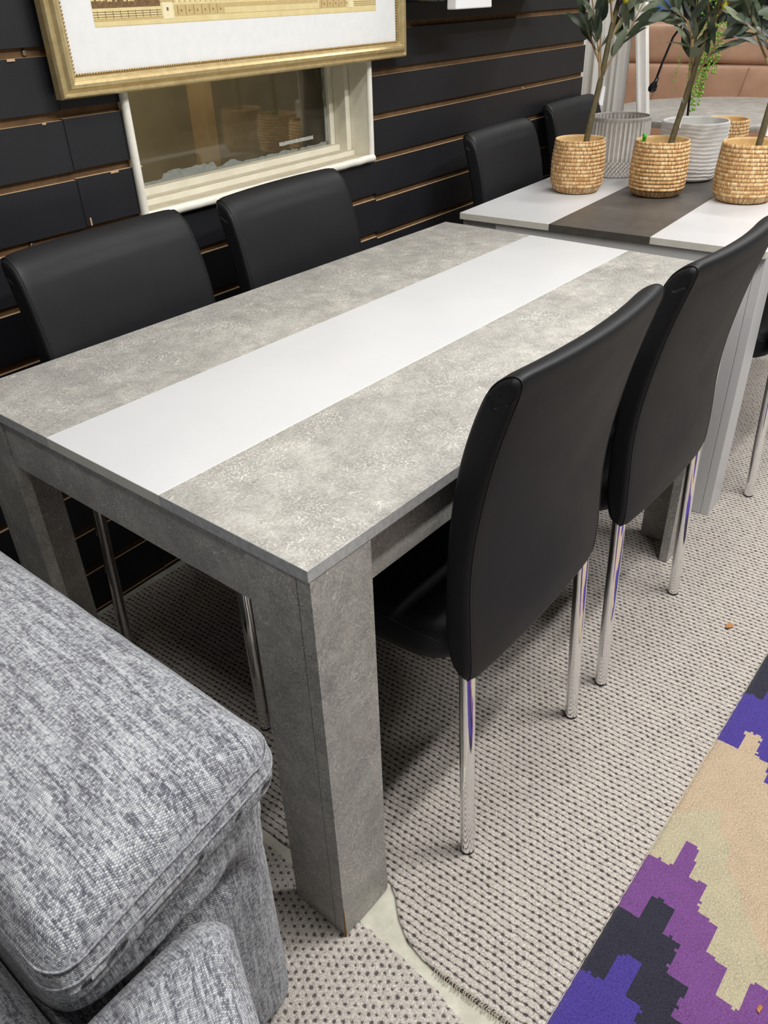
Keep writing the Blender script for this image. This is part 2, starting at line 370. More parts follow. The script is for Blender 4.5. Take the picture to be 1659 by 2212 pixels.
def lathe(bm, prof, n=48, mi=0, fn=None, uvh=None, z0=0):
    """prof: (r, z) list. fn(theta, r, z) -> r"""
    uv = bm.loops.layers.uv.verify()
    rings = []
    for r, z in prof:
        rings.append([bm.verts.new(((fn(2 * PI * k / n, r, z) if fn else r) * math.cos(2 * PI * k / n), (fn(2 * PI * k / n, r, z) if fn else r) * math.sin(2 * PI * k / n), z + z0)) for k in range(n)])
    for i in range(len(prof) - 1):
        for k in range(n):
            k2 = (k + 1) % n
            f = bm.faces.new((rings[i][k], rings[i][k2], rings[i + 1][k2], rings[i + 1][k])); f.smooth = True
            f.material_index = mi[i] if isinstance(mi, list) else mi
            for l, (a, b) in zip(f.loops, ((k, i), (k + 1, i), (k + 1, i + 1), (k, i + 1))): l[uv].uv = (a / n, prof[b][1])
    if prof[0][0] > 1e-5: bm.faces.new(rings[0][::-1]).material_index = mi[0] if isinstance(mi, list) else mi
    if prof[-1][0] > 1e-5: bm.faces.new(rings[-1]).material_index = mi[-1] if isinstance(mi, list) else mi
def ball(bm, c, r, n=8, mi=0, sc=(1, 1, 1)):
    g = bmesh.ops.create_uvsphere(bm, u_segments=n, v_segments=max(4, n // 2), radius=1)
    for v in g['verts']:
        v.co = Vector((v.co.x * r * sc[0], v.co.y * r * sc[1], v.co.z * r * sc[2])) + Vector(c)
        for f in v.link_faces: f.material_index = mi; f.smooth = True
def lerp(a, b, t): return a + (b - a) * t
def interp(tab, x):
    if x <= tab[0][0]: return tab[0][1]
    for (a, va), (b, vb) in zip(tab, tab[1:]):
        if x <= b: return lerp(va, vb, (x - a) / (b - a))
    return tab[-1][1]
def pillow(x0, x1, y0, y1, z0, z1, n=4.0, res=(30, 40, 14), crown=0.0, fn=None, rnd=(4, 4, 4)):
    """soft rounded block: a cube sphere mapped to a superellipsoid, with metric UVs"""
    bm = bmesh.new(); uv = bm.loops.layers.uv.verify()
    cx, cy, cz = (x0 + x1) / 2, (y0 + y1) / 2, (z0 + z1) / 2; hx, hy, hz = (x1 - x0) / 2, (y1 - y0) / 2, (z1 - z0) / 2
    cache = {}
    def P(a, b, c):
        key = (round(a, 5), round(b, 5), round(c, 5))
        if key in cache: return cache[key]
        L = (abs(a) ** n + abs(b) ** n + abs(c) ** n) ** (1 / n)
        q = Vector((a, b, c)) / L
        p = Vector((cx + q.x * hx, cy + q.y * hy, cz + q.z * hz))
        if crown and q.z > 0: p.z += crown * (1 - q.x ** 2) * (1 - abs(q.y) ** 3) * q.z
        if fn: p = fn(p, q)
        v = bm.verts.new(p); cache[key] = v; return v
    nx, ny, nz = res
    def g(i, n_): return -1 + 2 * i / n_
    def face(fn_, na, nb, uvf):
        for i in range(na):
            for j in range(nb):
                c = [fn_(g(i + di, na), g(j + dj, nb)) for di, dj in ((0, 0), (1, 0), (1, 1), (0, 1))]
                vs = [P(*k) for k in c]
                try: f = bm.faces.new(vs)
                except ValueError: continue
                f.smooth = True
                for l, k in zip(f.loops, c): l[uv].uv = uvf(l.vert.co)
    face(lambda a, b: (a, b, 1), nx, ny, lambda p: (p.x, p.y))
    face(lambda a, b: (b, a, -1), ny, nx, lambda p: (p.x, p.y))
    face(lambda a, b: (a, -1, b), nx, nz, lambda p: (p.x, p.z + 3))
    face(lambda a, b: (b, 1, a), nz, nx, lambda p: (p.x, p.z + 5))
    face(lambda a, b: (1, a, b), ny, nz, lambda p: (p.z + 7, p.y))
    face(lambda a, b: (-1, b, a), nz, ny, lambda p: (p.z + 9, p.y))
    bmesh.ops.recalc_face_normals(bm, faces=bm.faces[:])
    return bm
def copy_tree(o, parent=None):
    c = o.copy(); COL.objects.link(c)
    if parent: c.parent = parent
    for ch in [x for x in bpy.data.objects if x.parent == o]: copy_tree(ch, c)
    return c

# ------------------------------------------------------------------ the setting
bm = bmesh.new(); box(bm, -4, 8, -5, 4.5, -0.09, -0.008); tag(obj('floor', bm, M['concrete']), kind='structure')
TH, WY = 0.042, 1.04
ux = Vector((math.cos(TH), math.sin(TH), 0)); nx_ = Vector((math.sin(TH), -math.cos(TH), 0))   # nx_ points into the shop
def WP(u, out, z): return Vector((0, WY, 0)) + ux * u + nx_ * out + Vector((0, 0, z))
def wbox(bm, u0, u1, o0, o1, z0, z1, mi=0, fm=None):
    """box in wall coordinates; face keys: f = towards the shop"""
    vs = [bm.verts.new(WP(u, o, z)) for z in (z0, z1) for o in (o1, o0) for u in (u0, u1)]
    F = {'b': (0, 2, 3, 1), 't': (4, 5, 7, 6), 'f': (0, 1, 5, 4), 'k': (2, 6, 7, 3), 'l': (0, 4, 6, 2), 'r': (1, 3, 7, 5)}
    for k, f in F.items(): bm.faces.new([vs[i] for i in f]).material_index = (fm or {}).get(k, mi)
HU0, HU1, HZ0, HZ1 = 0.588, 1.421, 0.882, 1.52        # window hole
bm = bmesh.new()
pitch = 0.1097; gap = 0.0165
def cut(u0, u1, z0, z1):
    if u1 <= HU0 or u0 >= HU1 or z1 <= HZ0 or z0 >= HZ1: return [(u0, u1, z0, z1)]
    r = []
    if u0 < HU0: r.append((u0, HU0, z0, z1))
    if u1 > HU1: r.append((HU1, u1, z0, z1))
    if z0 < HZ0: r.append((max(u0, HU0), min(u1, HU1), z0, HZ0))
    if z1 > HZ1: r.append((max(u0, HU0), min(u1, HU1), HZ1, z1))
    return r
for (u0, u1, dz, oo) in ((-2.6, 0.4465, 0.0, 0.0), (0.4468, 1.4325, 0.0022, 0.0015), (1.4333, 2.797, -0.0045, 0.0)):
    k0 = 1.2075 + dz
    for k in range(-14, 12):
        zt = k0 - k * pitch; zb = zt - pitch + gap
        if zt < 0.0 or zt > 2.76: continue
        for (a, b, c, d) in cut(u0, u1, max(zb, 0), zt):
            wbox(bm, a, b, -0.009, oo, c, d, 0, {'t': 1, 'b': 2})
for (a, b, c, d) in cut(-2.6, 2.797, 0.0, 2.75): wbox(bm, a, b, -0.032, -0.0085, c, d, 2)
# chips knocked out of the black facing along the lips
for (u, k, wd, h) in ((0.60, 2, 0.012, 0.003), (0.53, 2, 0.020, 0.0035), (0.36, 0, 0.016, 0.004), (0.40, 1, 0.008, 0.003), (2.30, 2, 0.010, 0.003), (0.30, 3, 0.02, 0.002)):
    z = 1.2075 - k * pitch + (0.0022 if u > 0.4465 else 0); wbox(bm, u, u + wd, 0.0, 0.0021, z - h, z + 0.0002, 1)
wbox(bm, 0.4565, 0.4600, 0.0, 0.0022, 0.8965, 0.912, 1)
wall = tag(obj('wall_left', bm, [M['slat'], M['mdf'], M['groove']]), kind='structure')
# wall core behind the panelling, with the window hole
bm = bmesh.new()
for (a, b, c, d) in cut(-2.6, 2.797, 0.0, 2.75): wbox(bm, a, b, -0.19, -0.033, c, d)
tag(obj('wall_core', bm, M['wallpaint']), kind='structure')
bm = bmesh.new(); box(bm, -4, 8, -5, 4.5, 2.78, 2.86); tag(obj('ceiling', bm, M['ceil']), kind='structure')
bm = bmesh.new(); box(bm, 6.6, 6.7, -5, 4.5, 0, 2.78); tag(obj('wall_far', bm, M['wallpaint']), kind='structure')
bm = bmesh.new(); box(bm, 2.9, 6.7, 3.9, 4.0, 0, 2.78); tag(obj('wall_back', bm, M['wallpaint']), kind='structure')
# room behind the little window
bm = bmesh.new(); wbox(bm, -0.3, 2.6, -0.93, -0.88, 0.0, 2.7); wbox(bm, 2.55, 2.6, -0.88, -0.19, 0, 2.7); wbox(bm, -0.35, -0.3, -0.88, -0.19, 0, 2.7); wbox(bm, -0.3, 2.6, -0.88, -0.19, 2.2, 2.25)
tag(obj('wall_behind_window', bm, M['rearwall']), kind='structure')
bm = bmesh.new(); wbox(bm, 1.243, 1.281, -0.56, -0.49, 0.0, 2.2)
o = obj('wall_stud', bm, M['pine'], bevel=0.002); tag(o, 'pale pine stud post standing behind the window glass', 'post')
lb = area('fill_rear_room', WP(1.1, -0.40, 1.95), (0.3, 0.3), 9, (1, 0.94, 0.82));  # added fill light to brighten the room behind the glass, no real bulb

# window_1
win = empty('window_1', WP(HU0, 0, HZ0), 0, kind='structure'); win['kind'] = 'structure'
def wpart(name, fn, mats, **kw):
    bm = bmesh.new(); fn(bm); bmesh.ops.translate(bm, verts=bm.verts[:], vec=-WP(HU0, 0, HZ0)); return obj(name, bm, mats, win, **kw)
def reveal(bm):
    # right jamb with two steps, left jamb, head, and stepped sill
    wbox(bm, HU1 - 0.014, HU1, -0.062, 0.004, HZ0, HZ1)
    wbox(bm, HU1 - 0.032, HU1, -0.108, -0.0625, HZ0, HZ1)
    wbox(bm, HU1 - 0.050, HU1, -0.130, -0.1085, HZ0, HZ1)
    wbox(bm, HU0, HU0 + 0.014, -0.062, 0.004, HZ0, HZ1)
    wbox(bm, HU0, HU0 + 0.032, -0.108, -0.0625, HZ0, HZ1)
    wbox(bm, HU0, HU0 + 0.050, -0.130, -0.1085, HZ0, HZ1)
    wbox(bm, HU0, HU1, -0.13, 0.004, HZ1 - 0.02, HZ1)
wpart('window_frame', reveal, M['winpaint'], bevel=0.002)
def sill(bm):
    wbox(bm, HU0 + 0.0145, HU1 - 0.0145, -0.050, -0.002, HZ0, HZ0 + 0.013, 0, {'t': 1})
    wbox(bm, HU0 + 0.0145, HU1 - 0.0145, -0.090, -0.0505, HZ0, HZ0 + 0.025, 0, {'t': 1})
    wbox(bm, HU0 + 0.0325, HU1 - 0.0325, -0.130, -0.0905, HZ0, HZ0 + 0.040, 0, {'t': 1})
wpart('window_sill', sill, [M['winpaint'], M['ledge_dark']], bevel=0.0015, seg=2)
def bead(bm):
    def path(p0, p1, n=60, j=0.0012):
        return [p0.lerp(p1, i / n) + Vector((0, 0, 1)) * noise.noise(Vector((i * 0.35, p0.x * 9, 0))) * j for i in range(n + 1)]
    tube(bm, path(WP(HU0 + 0.006, 0.008, HZ0 + 0.004), WP(HU1 - 0.004, 0.008, HZ0 + 0.006)), 0.0105, 10)
    tube(bm, path(WP(HU0 + 0.006, 0.006, HZ0), WP(HU0 + 0.006, 0.006, HZ1)), 0.0095, 10)
    tube(bm, path(WP(HU1 - 0.007, 0.005, HZ0 + 0.004), WP(HU1 - 0.007, 0.005, HZ1)), 0.0085, 10)
wpart('window_bead', bead, M['winpaint2'], smooth=True)
def pane(bm): wbox(bm, HU0 + 0.04, HU1 - 0.045, -0.1225, -0.1195, HZ0 + 0.03, HZ1 - 0.015)
wpart('glass', pane, M['glass'])
def smear(bm):
    n = 90
    for (ua, ub, h, s) in ((HU0 + 0.05, HU1 - 0.05, 0.011, 0), ):
        prev = None
        for i in range(n + 1):
            u = lerp(ua, ub, i / n); hh = h * (0.55 + 1.6 * max(0, noise.noise(Vector((i * 0.13, 4, 0))) ) + 0.5 * noise.noise(Vector((i * 0.6, 1, 0)))) + (0.012 if 0.16 < i / n < 0.40 else 0)
            a = bm.verts.new(WP(u, -0.1188, HZ0 + 0.038)); b = bm.verts.new(WP(u, -0.1188, HZ0 + 0.041 + max(0.001, hh)))
            if prev: bm.faces.new((prev[0], a, b, prev[1]))
            prev = (a, b)
    prev = None
    for i in range(41):
        z = lerp(HZ0 + 0.038, HZ1 - 0.02, i / 40); hh = 0.012 + 0.008 * noise.noise(Vector((i * 0.5, 7, 0)))
        a = bm.verts.new(WP(HU1 - 0.0495, -0.1188, z)); b = bm.verts.new(WP(HU1 - 0.0495 - hh, -0.1188, z))
        if prev: bm.faces.new((prev[0], a, b, prev[1]))
        prev = (a, b)
wpart('paint_smear', smear, M['smear'])
def tape(bm):
    prev = None
    for i in range(26):
        u = lerp(1.165, 1.305, i / 25); z = 0.9445 + 0.001 * i / 25
        j = 0.0022 * noise.noise(Vector((i * 1.3, 2, 0))); k = 0.0022 * noise.noise(Vector((i * 1.1, 9, 0)))
        a = bm.verts.new(WP(u, -0.1186, z + j)); b = bm.verts.new(WP(u, -0.1186, z + 0.009 + k))
        if prev: bm.faces.new((prev[0], a, b, prev[1]))
        prev = (a, b)
wpart('tape_remnant', tape, M['tape'])

# ------------------------------------------------------------------ carpets and rug
seam_r = [(-1.6, 0.075), (-0.6, 0.068), (-0.276, 0.056), (-0.22, 0.052), (-0.162, 0.050), (-0.12, 0.052), (-0.081, 0.060), (-0.045, 0.082), (-0.02, 0.106), (0.004, 0.122), (0.02, 0.122), (0.04, 0.11), (0.154, 0.066), (0.2, 0.060), (0.5, 0.058), (1.04, 0.058)]
def carpet_mesh(name, side, mat, label):
    bm = bmesh.new(); n = 420; prev = None
    for i in range(n + 1):
        y = lerp(-1.6, 1.03, i / n)
        if side > 0: xe = interp(seam_r, y) + 0.0012 * noise.noise(Vector((y * 90, 0, 0)))
        else: xe = interp([(-1.6, 0.03), (-0.276, 0.008), (-0.228, 0.015), (-0.168, 0.028), (-0.068, 0.036), (-0.013, 0.036), (0.16, 0.040), (1.03, 0.040)], y) + 0.0035 * noise.noise(Vector((y * 60, 3, 0))) + 0.003 * noise.noise(Vector((y * 170, 5, 0)))
        xo = 6.5 if side > 0 else -2.4
        a = bm.verts.new((xe, y, -0.0006)); b = bm.verts.new((xo, y, -0.0006)); a2 = bm.verts.new((xe, y, -0.0085)); b2 = bm.verts.new((xo, y, -0.0085))
        m = bm.verts.new((xe + side * 0.006, y, -0.0006))
        a.co.z = -0.003
        cur = (a2, a, m, b, b2)
        if prev:
            for k in range(4): bm.faces.new((prev[k], prev[k + 1], cur[k + 1], cur[k]))
            bm.faces.new((prev[4], prev[0], cur[0], cur[4]))
        prev = cur
    bmesh.ops.recalc_face_normals(bm, faces=bm.faces[:])
    o = obj(name, bm, mat); tag(o, label, 'carpet'); return o
cr = carpet_mesh('carpet', 1, M['carpet_l'], 'beige ribbed loop carpet with dark flecks under the table and chairs')
carpet_mesh('carpet', -1, M['carpet_d'], 'beige dotted carpet piece below the grey sofa')
bm = bmesh.new()
for i in range(54):
    y = -0.145 - i * 0.0048 + random.uniform(-.001, .001); x = interp(seam_r, y)
    tube(bm, [(x + 0.004, y, -0.001), (x - 0.001, y + 0.001, 0.0018), (x - 0.006 - random.random() * 0.003, y + random.uniform(-.002, .002), -0.0045)], 0.0007, 5)
fr = obj('frayed_edge', bm, M['thread'], cr, smooth=True); fr['kind'] = 'stuff'

navyTop = [(1.234, -0.302), (1.095, -0.304), (0.921, -0.307), (0.927, -0.333), (0.927, -0.361), (0.967, -0.356), (0.962, -0.399), (1.05, -0.41), (1.05, -0.47), (1.3, -0.47), (1.3, -0.30)]
vioTop = [(1.182, -0.333), (1.09, -0.302), (0.921, -0.307), (0.902, -0.307), (0.772, -0.309), (0.763, -0.323), (0.765, -0.366), (0.821, -0.36), (0.824, -0.389), (0.767, -0.396), (0.765, -0.42), (0.713, -0.431), (0.712, -0.461), (0.66, -0.47), (0.66, -0.53), (0.9, -0.56), (1.2, -0.6), (1.3, -0.5)]
sage = [(0.532, -0.301), (0.532, -0.321), (0.581, -0.354), (0.604, -0.389), (0.558, -0.4), (0.549, -0.427), (0.497, -0.434), (0.471, -0.466), (0.426, -0.495), (0.388, -0.535), (0.378, -0.563), (0.295, -0.612), (0.182, -0.507), (0.334, -0.333), (0.437, -0.30), (0.449, -0.30)]
purple = [(0.441, -0.301), (0.44, -0.321), (0.442, -0.363), (0.504, -0.362), (0.502, -0.389), (0.441, -0.392), (0.446, -0.421), (0.391, -0.428), (0.385, -0.461), (0.335, -0.465), (0.328, -0.498), (0.276, -0.499), (0.28, -0.533), (0.331, -0.531), (0.337, -0.557), (0.343, -0.598), (0.208, -0.637), (0.0, -0.66), (0.036, -0.423), (0.317, -0.301)]
navy = [(0.317, -0.301), (0.317, -0.321), (0.321, -0.358), (0.373, -0.358), (0.373, -0.397), (0.325, -0.397), (0.318, -0.426), (0.265, -0.427), (0.264, -0.461), (0.211, -0.46), (0.21, -0.491), (0.147, -0.497), (0.0, -0.53), (-0.1, -0.4), (0.0, -0.30), (0.189, -0.30)]
vio = [(0.191, -0.299), (0.192, -0.319), (0.194, -0.356), (0.253, -0.361), (0.254, -0.392), (0.195, -0.394), (0.194, -0.42), (0.143, -0.423), (0.142, -0.449), (0.083, -0.451), (-0.1, -0.47), (-0.3, -0.6), (-0.3, -0.29), (0.035, -0.289)]
def inside(p, poly):
    x, y = p; r = False; j = len(poly) - 1
    for i in range(len(poly)):
        xi, yi = poly[i]; xj, yj = poly[j]
        if (yi > y) != (yj > y) and x < (xj - xi) * (y - yi) / (yj - yi) + xi: r = not r
        j = i
    return r
rug_root = empty('patterned_rug', (0.6, -0.75, 0), 0, 'wool rug with stepped purple, navy, violet and sand blocks at the right', 'rug')
bm = bmesh.new(); cs = 0.005; nxr, nyr = 320, 126; grid = {}
def rv(i, j):
    if (i, j) not in grid:
        x = -0.25 + i * cs; y = -0.318 - j * cs
        e = 1.0 if j > 1 else (0.0 if j == 0 else 0.8)
        if j == 0: y += 0.0022 * noise.noise(Vector((x * 60, 1, 0)))
        grid[(i, j)] = bm.verts.new((x - 0.6, y + 0.75, 0.0015 + 0.0075 * e + 0.0012 * noise.noise(Vector((x * 220, y * 220, 0)))))
    return grid[(i, j)]
for i in range(nxr):
    for j in range(nyr):
        x = -0.25 + (i + .5) * cs; y = -0.318 - (j + .5) * cs
        q = (x + 0.0035 * noise.noise(Vector((x * 160, y * 160, 5))), y + 0.0035 * noise.noise(Vector((x * 160, y * 160, 9))))
        if q[1] < -0.635: q = (q[0], -1.27 - q[1])
        mi = 0
        if inside(q, sage): mi = 1
        if inside(q, purple): mi = 2
        if inside(q, vioTop): mi = 4
        if inside(q, navyTop): mi = 3
        if inside(q, navy): mi = 3
        if inside(q, vio): mi = 4
        f = bm.faces.new((rv(i, j), rv(i, j + 1), rv(i + 1, j + 1), rv(i + 1, j))); f.material_index = mi; f.smooth = True
obj('rug_pile', bm, [M['sand'], M['sage'], M['purple'], M['navy'], M['violet']], rug_root)
bm = bmesh.new(); box(bm, -0.85, 0.75, -0.198, 0.431, 0.0003, 0.004)
obj('rug_backing', bm, M['thread'], rug_root)
def debris(x, y, z, s, label, seedv):
    bm = bmesh.new(); random.seed(seedv); c = []
    for k in range(9):
        a = 2 * PI * k / 9; r = s * random.uniform(0.45, 1.0); c.append((r * math.cos(a) * 1.3, r * math.sin(a) * 0.7))
    t = [bm.verts.new((a, b, 0.004 + 0.004 * random.random())) for a, b in c]; b_ = [bm.verts.new((v.co.x, v.co.y, v.co.z - 0.0008)) for v in t]
    bm.faces.new(t); bm.faces.new(b_[::-1])
    for k in range(9): bm.faces.new((t[k], b_[k], b_[(k + 1) % 9], t[(k + 1) % 9]))
    o = obj('leaf_scrap', bm, M['brown_leaf']); o.location = (x, y, z); tag(o, label, 'leaf')
debris(1.123, -0.219, -0.001, 0.014, 'small dry brown leaf scrap lying on the ribbed carpet', 3)
debris(0.30, -0.556, 0.006, 0.006, 'tiny brown leaf scrap lying on the sand part of the rug', 5)

# ------------------------------------------------------------------ tables
def table(loc, rz, L, W, H, mats, label, stripes, leg=(0.107, 0.112), t=0.0175, inset=0.003):
    main, stripe, stripe_edge, main_edge = mats
    r = empty('dining_table', loc, rz, label, 'table')
    a, b = stripes
    def slab(name, y0, y1, m, me):
        bm = bmesh.new(); box(bm, 0, L, y0, y1, H - t, H, 0, {'l': 1, 'r': 1, 'f': 1, 'k': 1}); return obj(name, bm, [m, me], r, bevel=0.0005, seg=1)
    slab('tabletop', 0, b, main, main_edge); o = slab('tabletop', a, W, main, main_edge)
    o = slab('center_stripe', b + 0.0003, a - 0.0003, stripe, stripe_edge)
    o['label'] = 'white centre stripe' if main is M['lam'] else 'charcoal centre stripe'
    wx, wy = leg; p = 0.022
    for sx in (0, 1):
        for sy in (0, 1):
            X = lambda v: inset + v if sx == 0 else L - inset - v
            Y = lambda v: inset * 0 - 0.0 + 0.001 + v if sy == 0 else W - 0.001 - v
            bm = bmesh.new()
            def bb(x0, x1, y0, y1, fm=None):
                xa, xb = sorted((X(x0), X(x1))); ya, yb = sorted((Y(y0), Y(y1))); box(bm, xa, xb, ya, yb, 0.0, H - t, 0)
            bb(0.0, wx, 0.0, p)            # panel along the long side, its edge shows at the end
            bb(0.0, p, p + 0.0013, wy); bb(0.003, p - 0.003, p - 0.001, p + 0.004)
            # worn chipboard corner at the foot
            if sx == 0 and sy == 0 and main is M['lam']:
                tube(bm, [(X(0) + 0.0003, Y(0) + 0.0003, 0.0), (X(0) + 0.0004, Y(0) + 0.0004, 0.03), (X(0) + 0.0006, Y(0) + 0.0006, 0.10)], [0.0022, 0.0014, 0.0003], 6, 1)
            obj('leg', bm, [main, M['chipboard']], r, bevel=0.0006, seg=1)
    ah = 0.088
    for sx in (0, 1):
        bm = bmesh.new(); x = 0.008 if sx == 0 else L - 0.008 - 0.018
        box(bm, x, x + 0.018, wy + 0.002, W - wy - 0.002, H - t - ah + 0.0, H - t); obj('apron', bm, main, r, bevel=0.0006, seg=1)
    for sy in (0, 1):
        bm = bmesh.new(); y = 0.024 if sy == 0 else W - 0.024 - 0.018
        box(bm, wx + 0.004, L - wx - 0.004, y, y + 0.018, H - t - ah, H - t); obj('apron', bm, main, r, bevel=0.0006, seg=1)
    return r
table((0, 0, 0), 0, 1.387, 0.81, 0.75, (M['lam'], M['white_lam'], M['edge_white'], M['lam_edge']),
      'concrete-look grey dining table with a white centre stripe, nearest the camera', (0.539, 0.2695))
# second table: its far-left corner at (1.488,.833), rotated a little
th2 = 0.0627; W2 = 0.8385
ey = Vector((math.sin(th2), -math.cos(th2), 0)); org = Vector((1.488, 0.833, 0)) + ey * W2
table(org, th2, 1.50, W2, 0.752, (M['white_lam'], M['char_lam'], M['char_lam'], M['edge_white']),
      'white dining table with a dark charcoal centre stripe, holding plant pots', (W2 * 2 / 3, W2 / 3), inset=0.02)

# ------------------------------------------------------------------ chairs
def chair(label, group=None):
    r = empty('dining_chair', (0, 0, 0), 0, label, 'chair', group)
    hw = 0.2125
    bk = [(0.405, -0.052), (0.425, -0.057), (0.50, -0.056), (0.573, -0.051), (0.63, -0.052), (0.69, -0.058), (0.77, -0.072), (0.83, -0.086), (0.876, -0.0985), (0.900, -0.106), (0.914, -0.1085), (0.921, -0.106)]
    ft = [(0.405, -0.040), (0.425, -0.022), (0.50, -0.014), (0.573, -0.013), (0.63, -0.014), (0.69, -0.017), (0.77, -0.027), (0.83, -0.041), (0.876, -0.055), (0.900, -0.066), (0.914, -0.078), (0.921, -0.090)]
    prof = [(y, z) for z, y in bk] + [(-0.098, 0.9235)] + [(y, z) for z, y in reversed(ft)]
    # resample smooth
    def smooth(ps, it=2):
        for _ in range(it):
            q = []
            for i in range(len(ps)):
                a, b = ps[i], ps[(i + 1) % len(ps)]
                q += [(a[0] * .75 + b[0] * .25, a[1] * .75 + b[1] * .25), (a[0] * .25 + b[0] * .75, a[1] * .25 + b[1] * .75)]
            ps = q
        return ps
    P = smooth(prof, 2); n = len(P)
    cyf = lambda z: (interp(bk, z) + interp(ft, z)) / 2
    bm = bmesh.new()
    xs = [-1, -0.992, -0.978, -0.955, -0.92, -0.87, -0.78, -0.65, -0.45, -0.22, 0, 0.22, 0.45, 0.65, 0.78, 0.87, 0.92, 0.955, 0.978, 0.992, 1]
    def sway(z, s): return -0.017 * (1 - s * s) * interp([(0.4, 0.5), (0.55, 0.55), (0.75, 0.85), (0.9, 1.0)], z)
    def corner(z, e):
        sm = lambda t: max(0.0, min(1.0, t)) ** 2 * (3 - 2 * max(0.0, min(1.0, t)))
        return z - 0.007 * max(0, (e - 0.88) / 0.12) ** 2 * sm((z - 0.80) / 0.11) + 0.014 * max(0, (e - 0.86) / 0.14) ** 2 * sm((0.50 - z) / 0.09)
    def halfw(z): return hw - 0.005 * max(0, (0.50 - z) / 0.1) - 0.003 * max(0, (z - 0.8) / 0.1)
    def ring(s):
        e = abs(s); shrink = 0.0 if e < 0.95 else 0.0055 * (1 - math.sqrt(max(0, 1 - ((e - 0.95) / 0.05) ** 2)))
        vs = []
        for (y, z) in P:
            c = cyf(z); d = y - c; sg = 1 if d > 0 else -1
            bulge = 0.003 * (1 - s ** 4) * (1 if 0.45 < z < 0.88 else 0.4)
            yy = c + d + sg * bulge - sg * min(abs(d), shrink) + sway(z, s)
            zz = z - (shrink if z > 0.9 else 0) + (shrink if z < 0.42 else 0)
            vs.append(bm.verts.new((s * halfw(z), yy, corner(zz, e))))
        return vs
    R_ = [ring(s) for s in xs]
    for a, b in zip(R_, R_[1:]):
        for k in range(n):
            f = bm.faces.new((a[k], a[(k + 1) % n], b[(k + 1) % n], b[k])); f.smooth = True
    for rg, s in ((R_[0], -1), (R_[-1], 1)):
        prev = rg
        for t in (0.3, 0.65, 1.0):
            cur = []
            for v in rg:
                zc = 0.66 + (v.co.z - 0.66) * 0.945; cur.append(bm.verts.new((s * (abs(v.co.x) + 0.0007 * math.sin(t * PI / 2)), lerp(v.co.y, cyf(zc), t), lerp(v.co.z, zc, t))))
            for k in range(n):
                f = bm.faces.new((prev[k], prev[(k + 1) % n], cur[(k + 1) % n], cur[k])); f.smooth = True
            prev = cur
    bmesh.ops.remove_doubles(bm, verts=bm.verts[:], dist=0.0003)
    bmesh.ops.recalc_face_normals(bm, faces=bm.faces[:])
    o = obj('backrest', bm, M['black'], r, smooth=True)
    # seams around both side panels
    for s in (-1, 1):
        bm = bmesh.new()
        pts = []
        for (y, z) in P + P[:1]:
            c = cyf(z); d = y - c; sg = 1 if d > 0 else -1
            pts.append((s * halfw(z) * 0.966, y + sg * 0.0002 + sway(z, 0.966), corner(z, 0.966) + (0.0004 if z > 0.9 else 0)))
        tube(bm, pts, 0.0010, 5, cap=False)
        obj('seam', bm, M['seam'], r, smooth=True)
    def sf(p, q):
        p.x *= 1 - 0.03 * max(0, (p.y - 0.2) / 0.2); return p
    sb = pillow(-0.211, 0.211, -0.020, 0.392, 0.405, 0.490, n=6.5, res=(16, 16, 6), crown=0.008, fn=sf)
    obj('seat', sb, M['black'], r, smooth=True)
    bm = bmesh.new(); zz = 0.4735
    pts = [(s_ * 0.2115, -0.004, zz) for s_ in (-1,)] + [(-0.211, 0.2, zz), (-0.204, 0.36, zz), (-0.18, 0.389, zz), (0, 0.393, zz), (0.18, 0.389, zz), (0.204, 0.36, zz), (0.211, 0.2, zz), (0.2115, -0.004, zz)]
    tube(bm, pts, 0.0012, 5); obj('seat_piping', bm, M['seam'], r, smooth=True)
    for sx in (-1, 1):
        for (y0, y1, zt) in ((-0.042, -0.060, 0.425), (0.350, 0.362, 0.412)):
            bm = bmesh.new(); tube(bm, [(sx * 0.190, y0, zt), (sx * 0.1935, lerp(y0, y1, .5), zt / 2), (sx * 0.197, y1, 0.004)], 0.0128, 24)
            lg = obj('leg', bm, M['chrome'], r, smooth=False)
            bm = bmesh.new(); tube(bm, [(sx * 0.197, y1, 0.0), (sx * 0.197, y1, 0.0042)], 0.0131, 24); obj('leg_cap', bm, M['rubber'], lg, smooth=False)
    return r
c0 = chair('black faux-leather chair, nearest on the right side of the grey table')
c0.location = (0.452, 0.0, 0); c0.rotation_euler = (0, 0, math.radians(1.0))
for (x, y, rz, lab) in (
    (0.972, -0.002, 0.0, 'black faux-leather chair behind the nearest one, right side of the grey table'),
    (1.935, 0.012, 2.0, 'black faux-leather chair cut off at the right edge, beside the white table'),
    (0.388, 0.812, 180 + 6, 'black faux-leather chair nearest the camera between grey table and black wall'),
    (0.903, 0.838, 180 + 5, 'black faux-leather chair under the window, behind the grey table'),
    (1.917, 0.885, 180 + 5, 'black faux-leather chair at the white table, nearer of two by the wall'),
    (2.634, 1.020, 180 + 3.4, 'black faux-leather chair at the white table, farther of two by the wall')):
    c = copy_tree(c0); c.location = (x, y, 0); c.rotation_euler = (0, 0, math.radians(rz)); c['label'] = lab

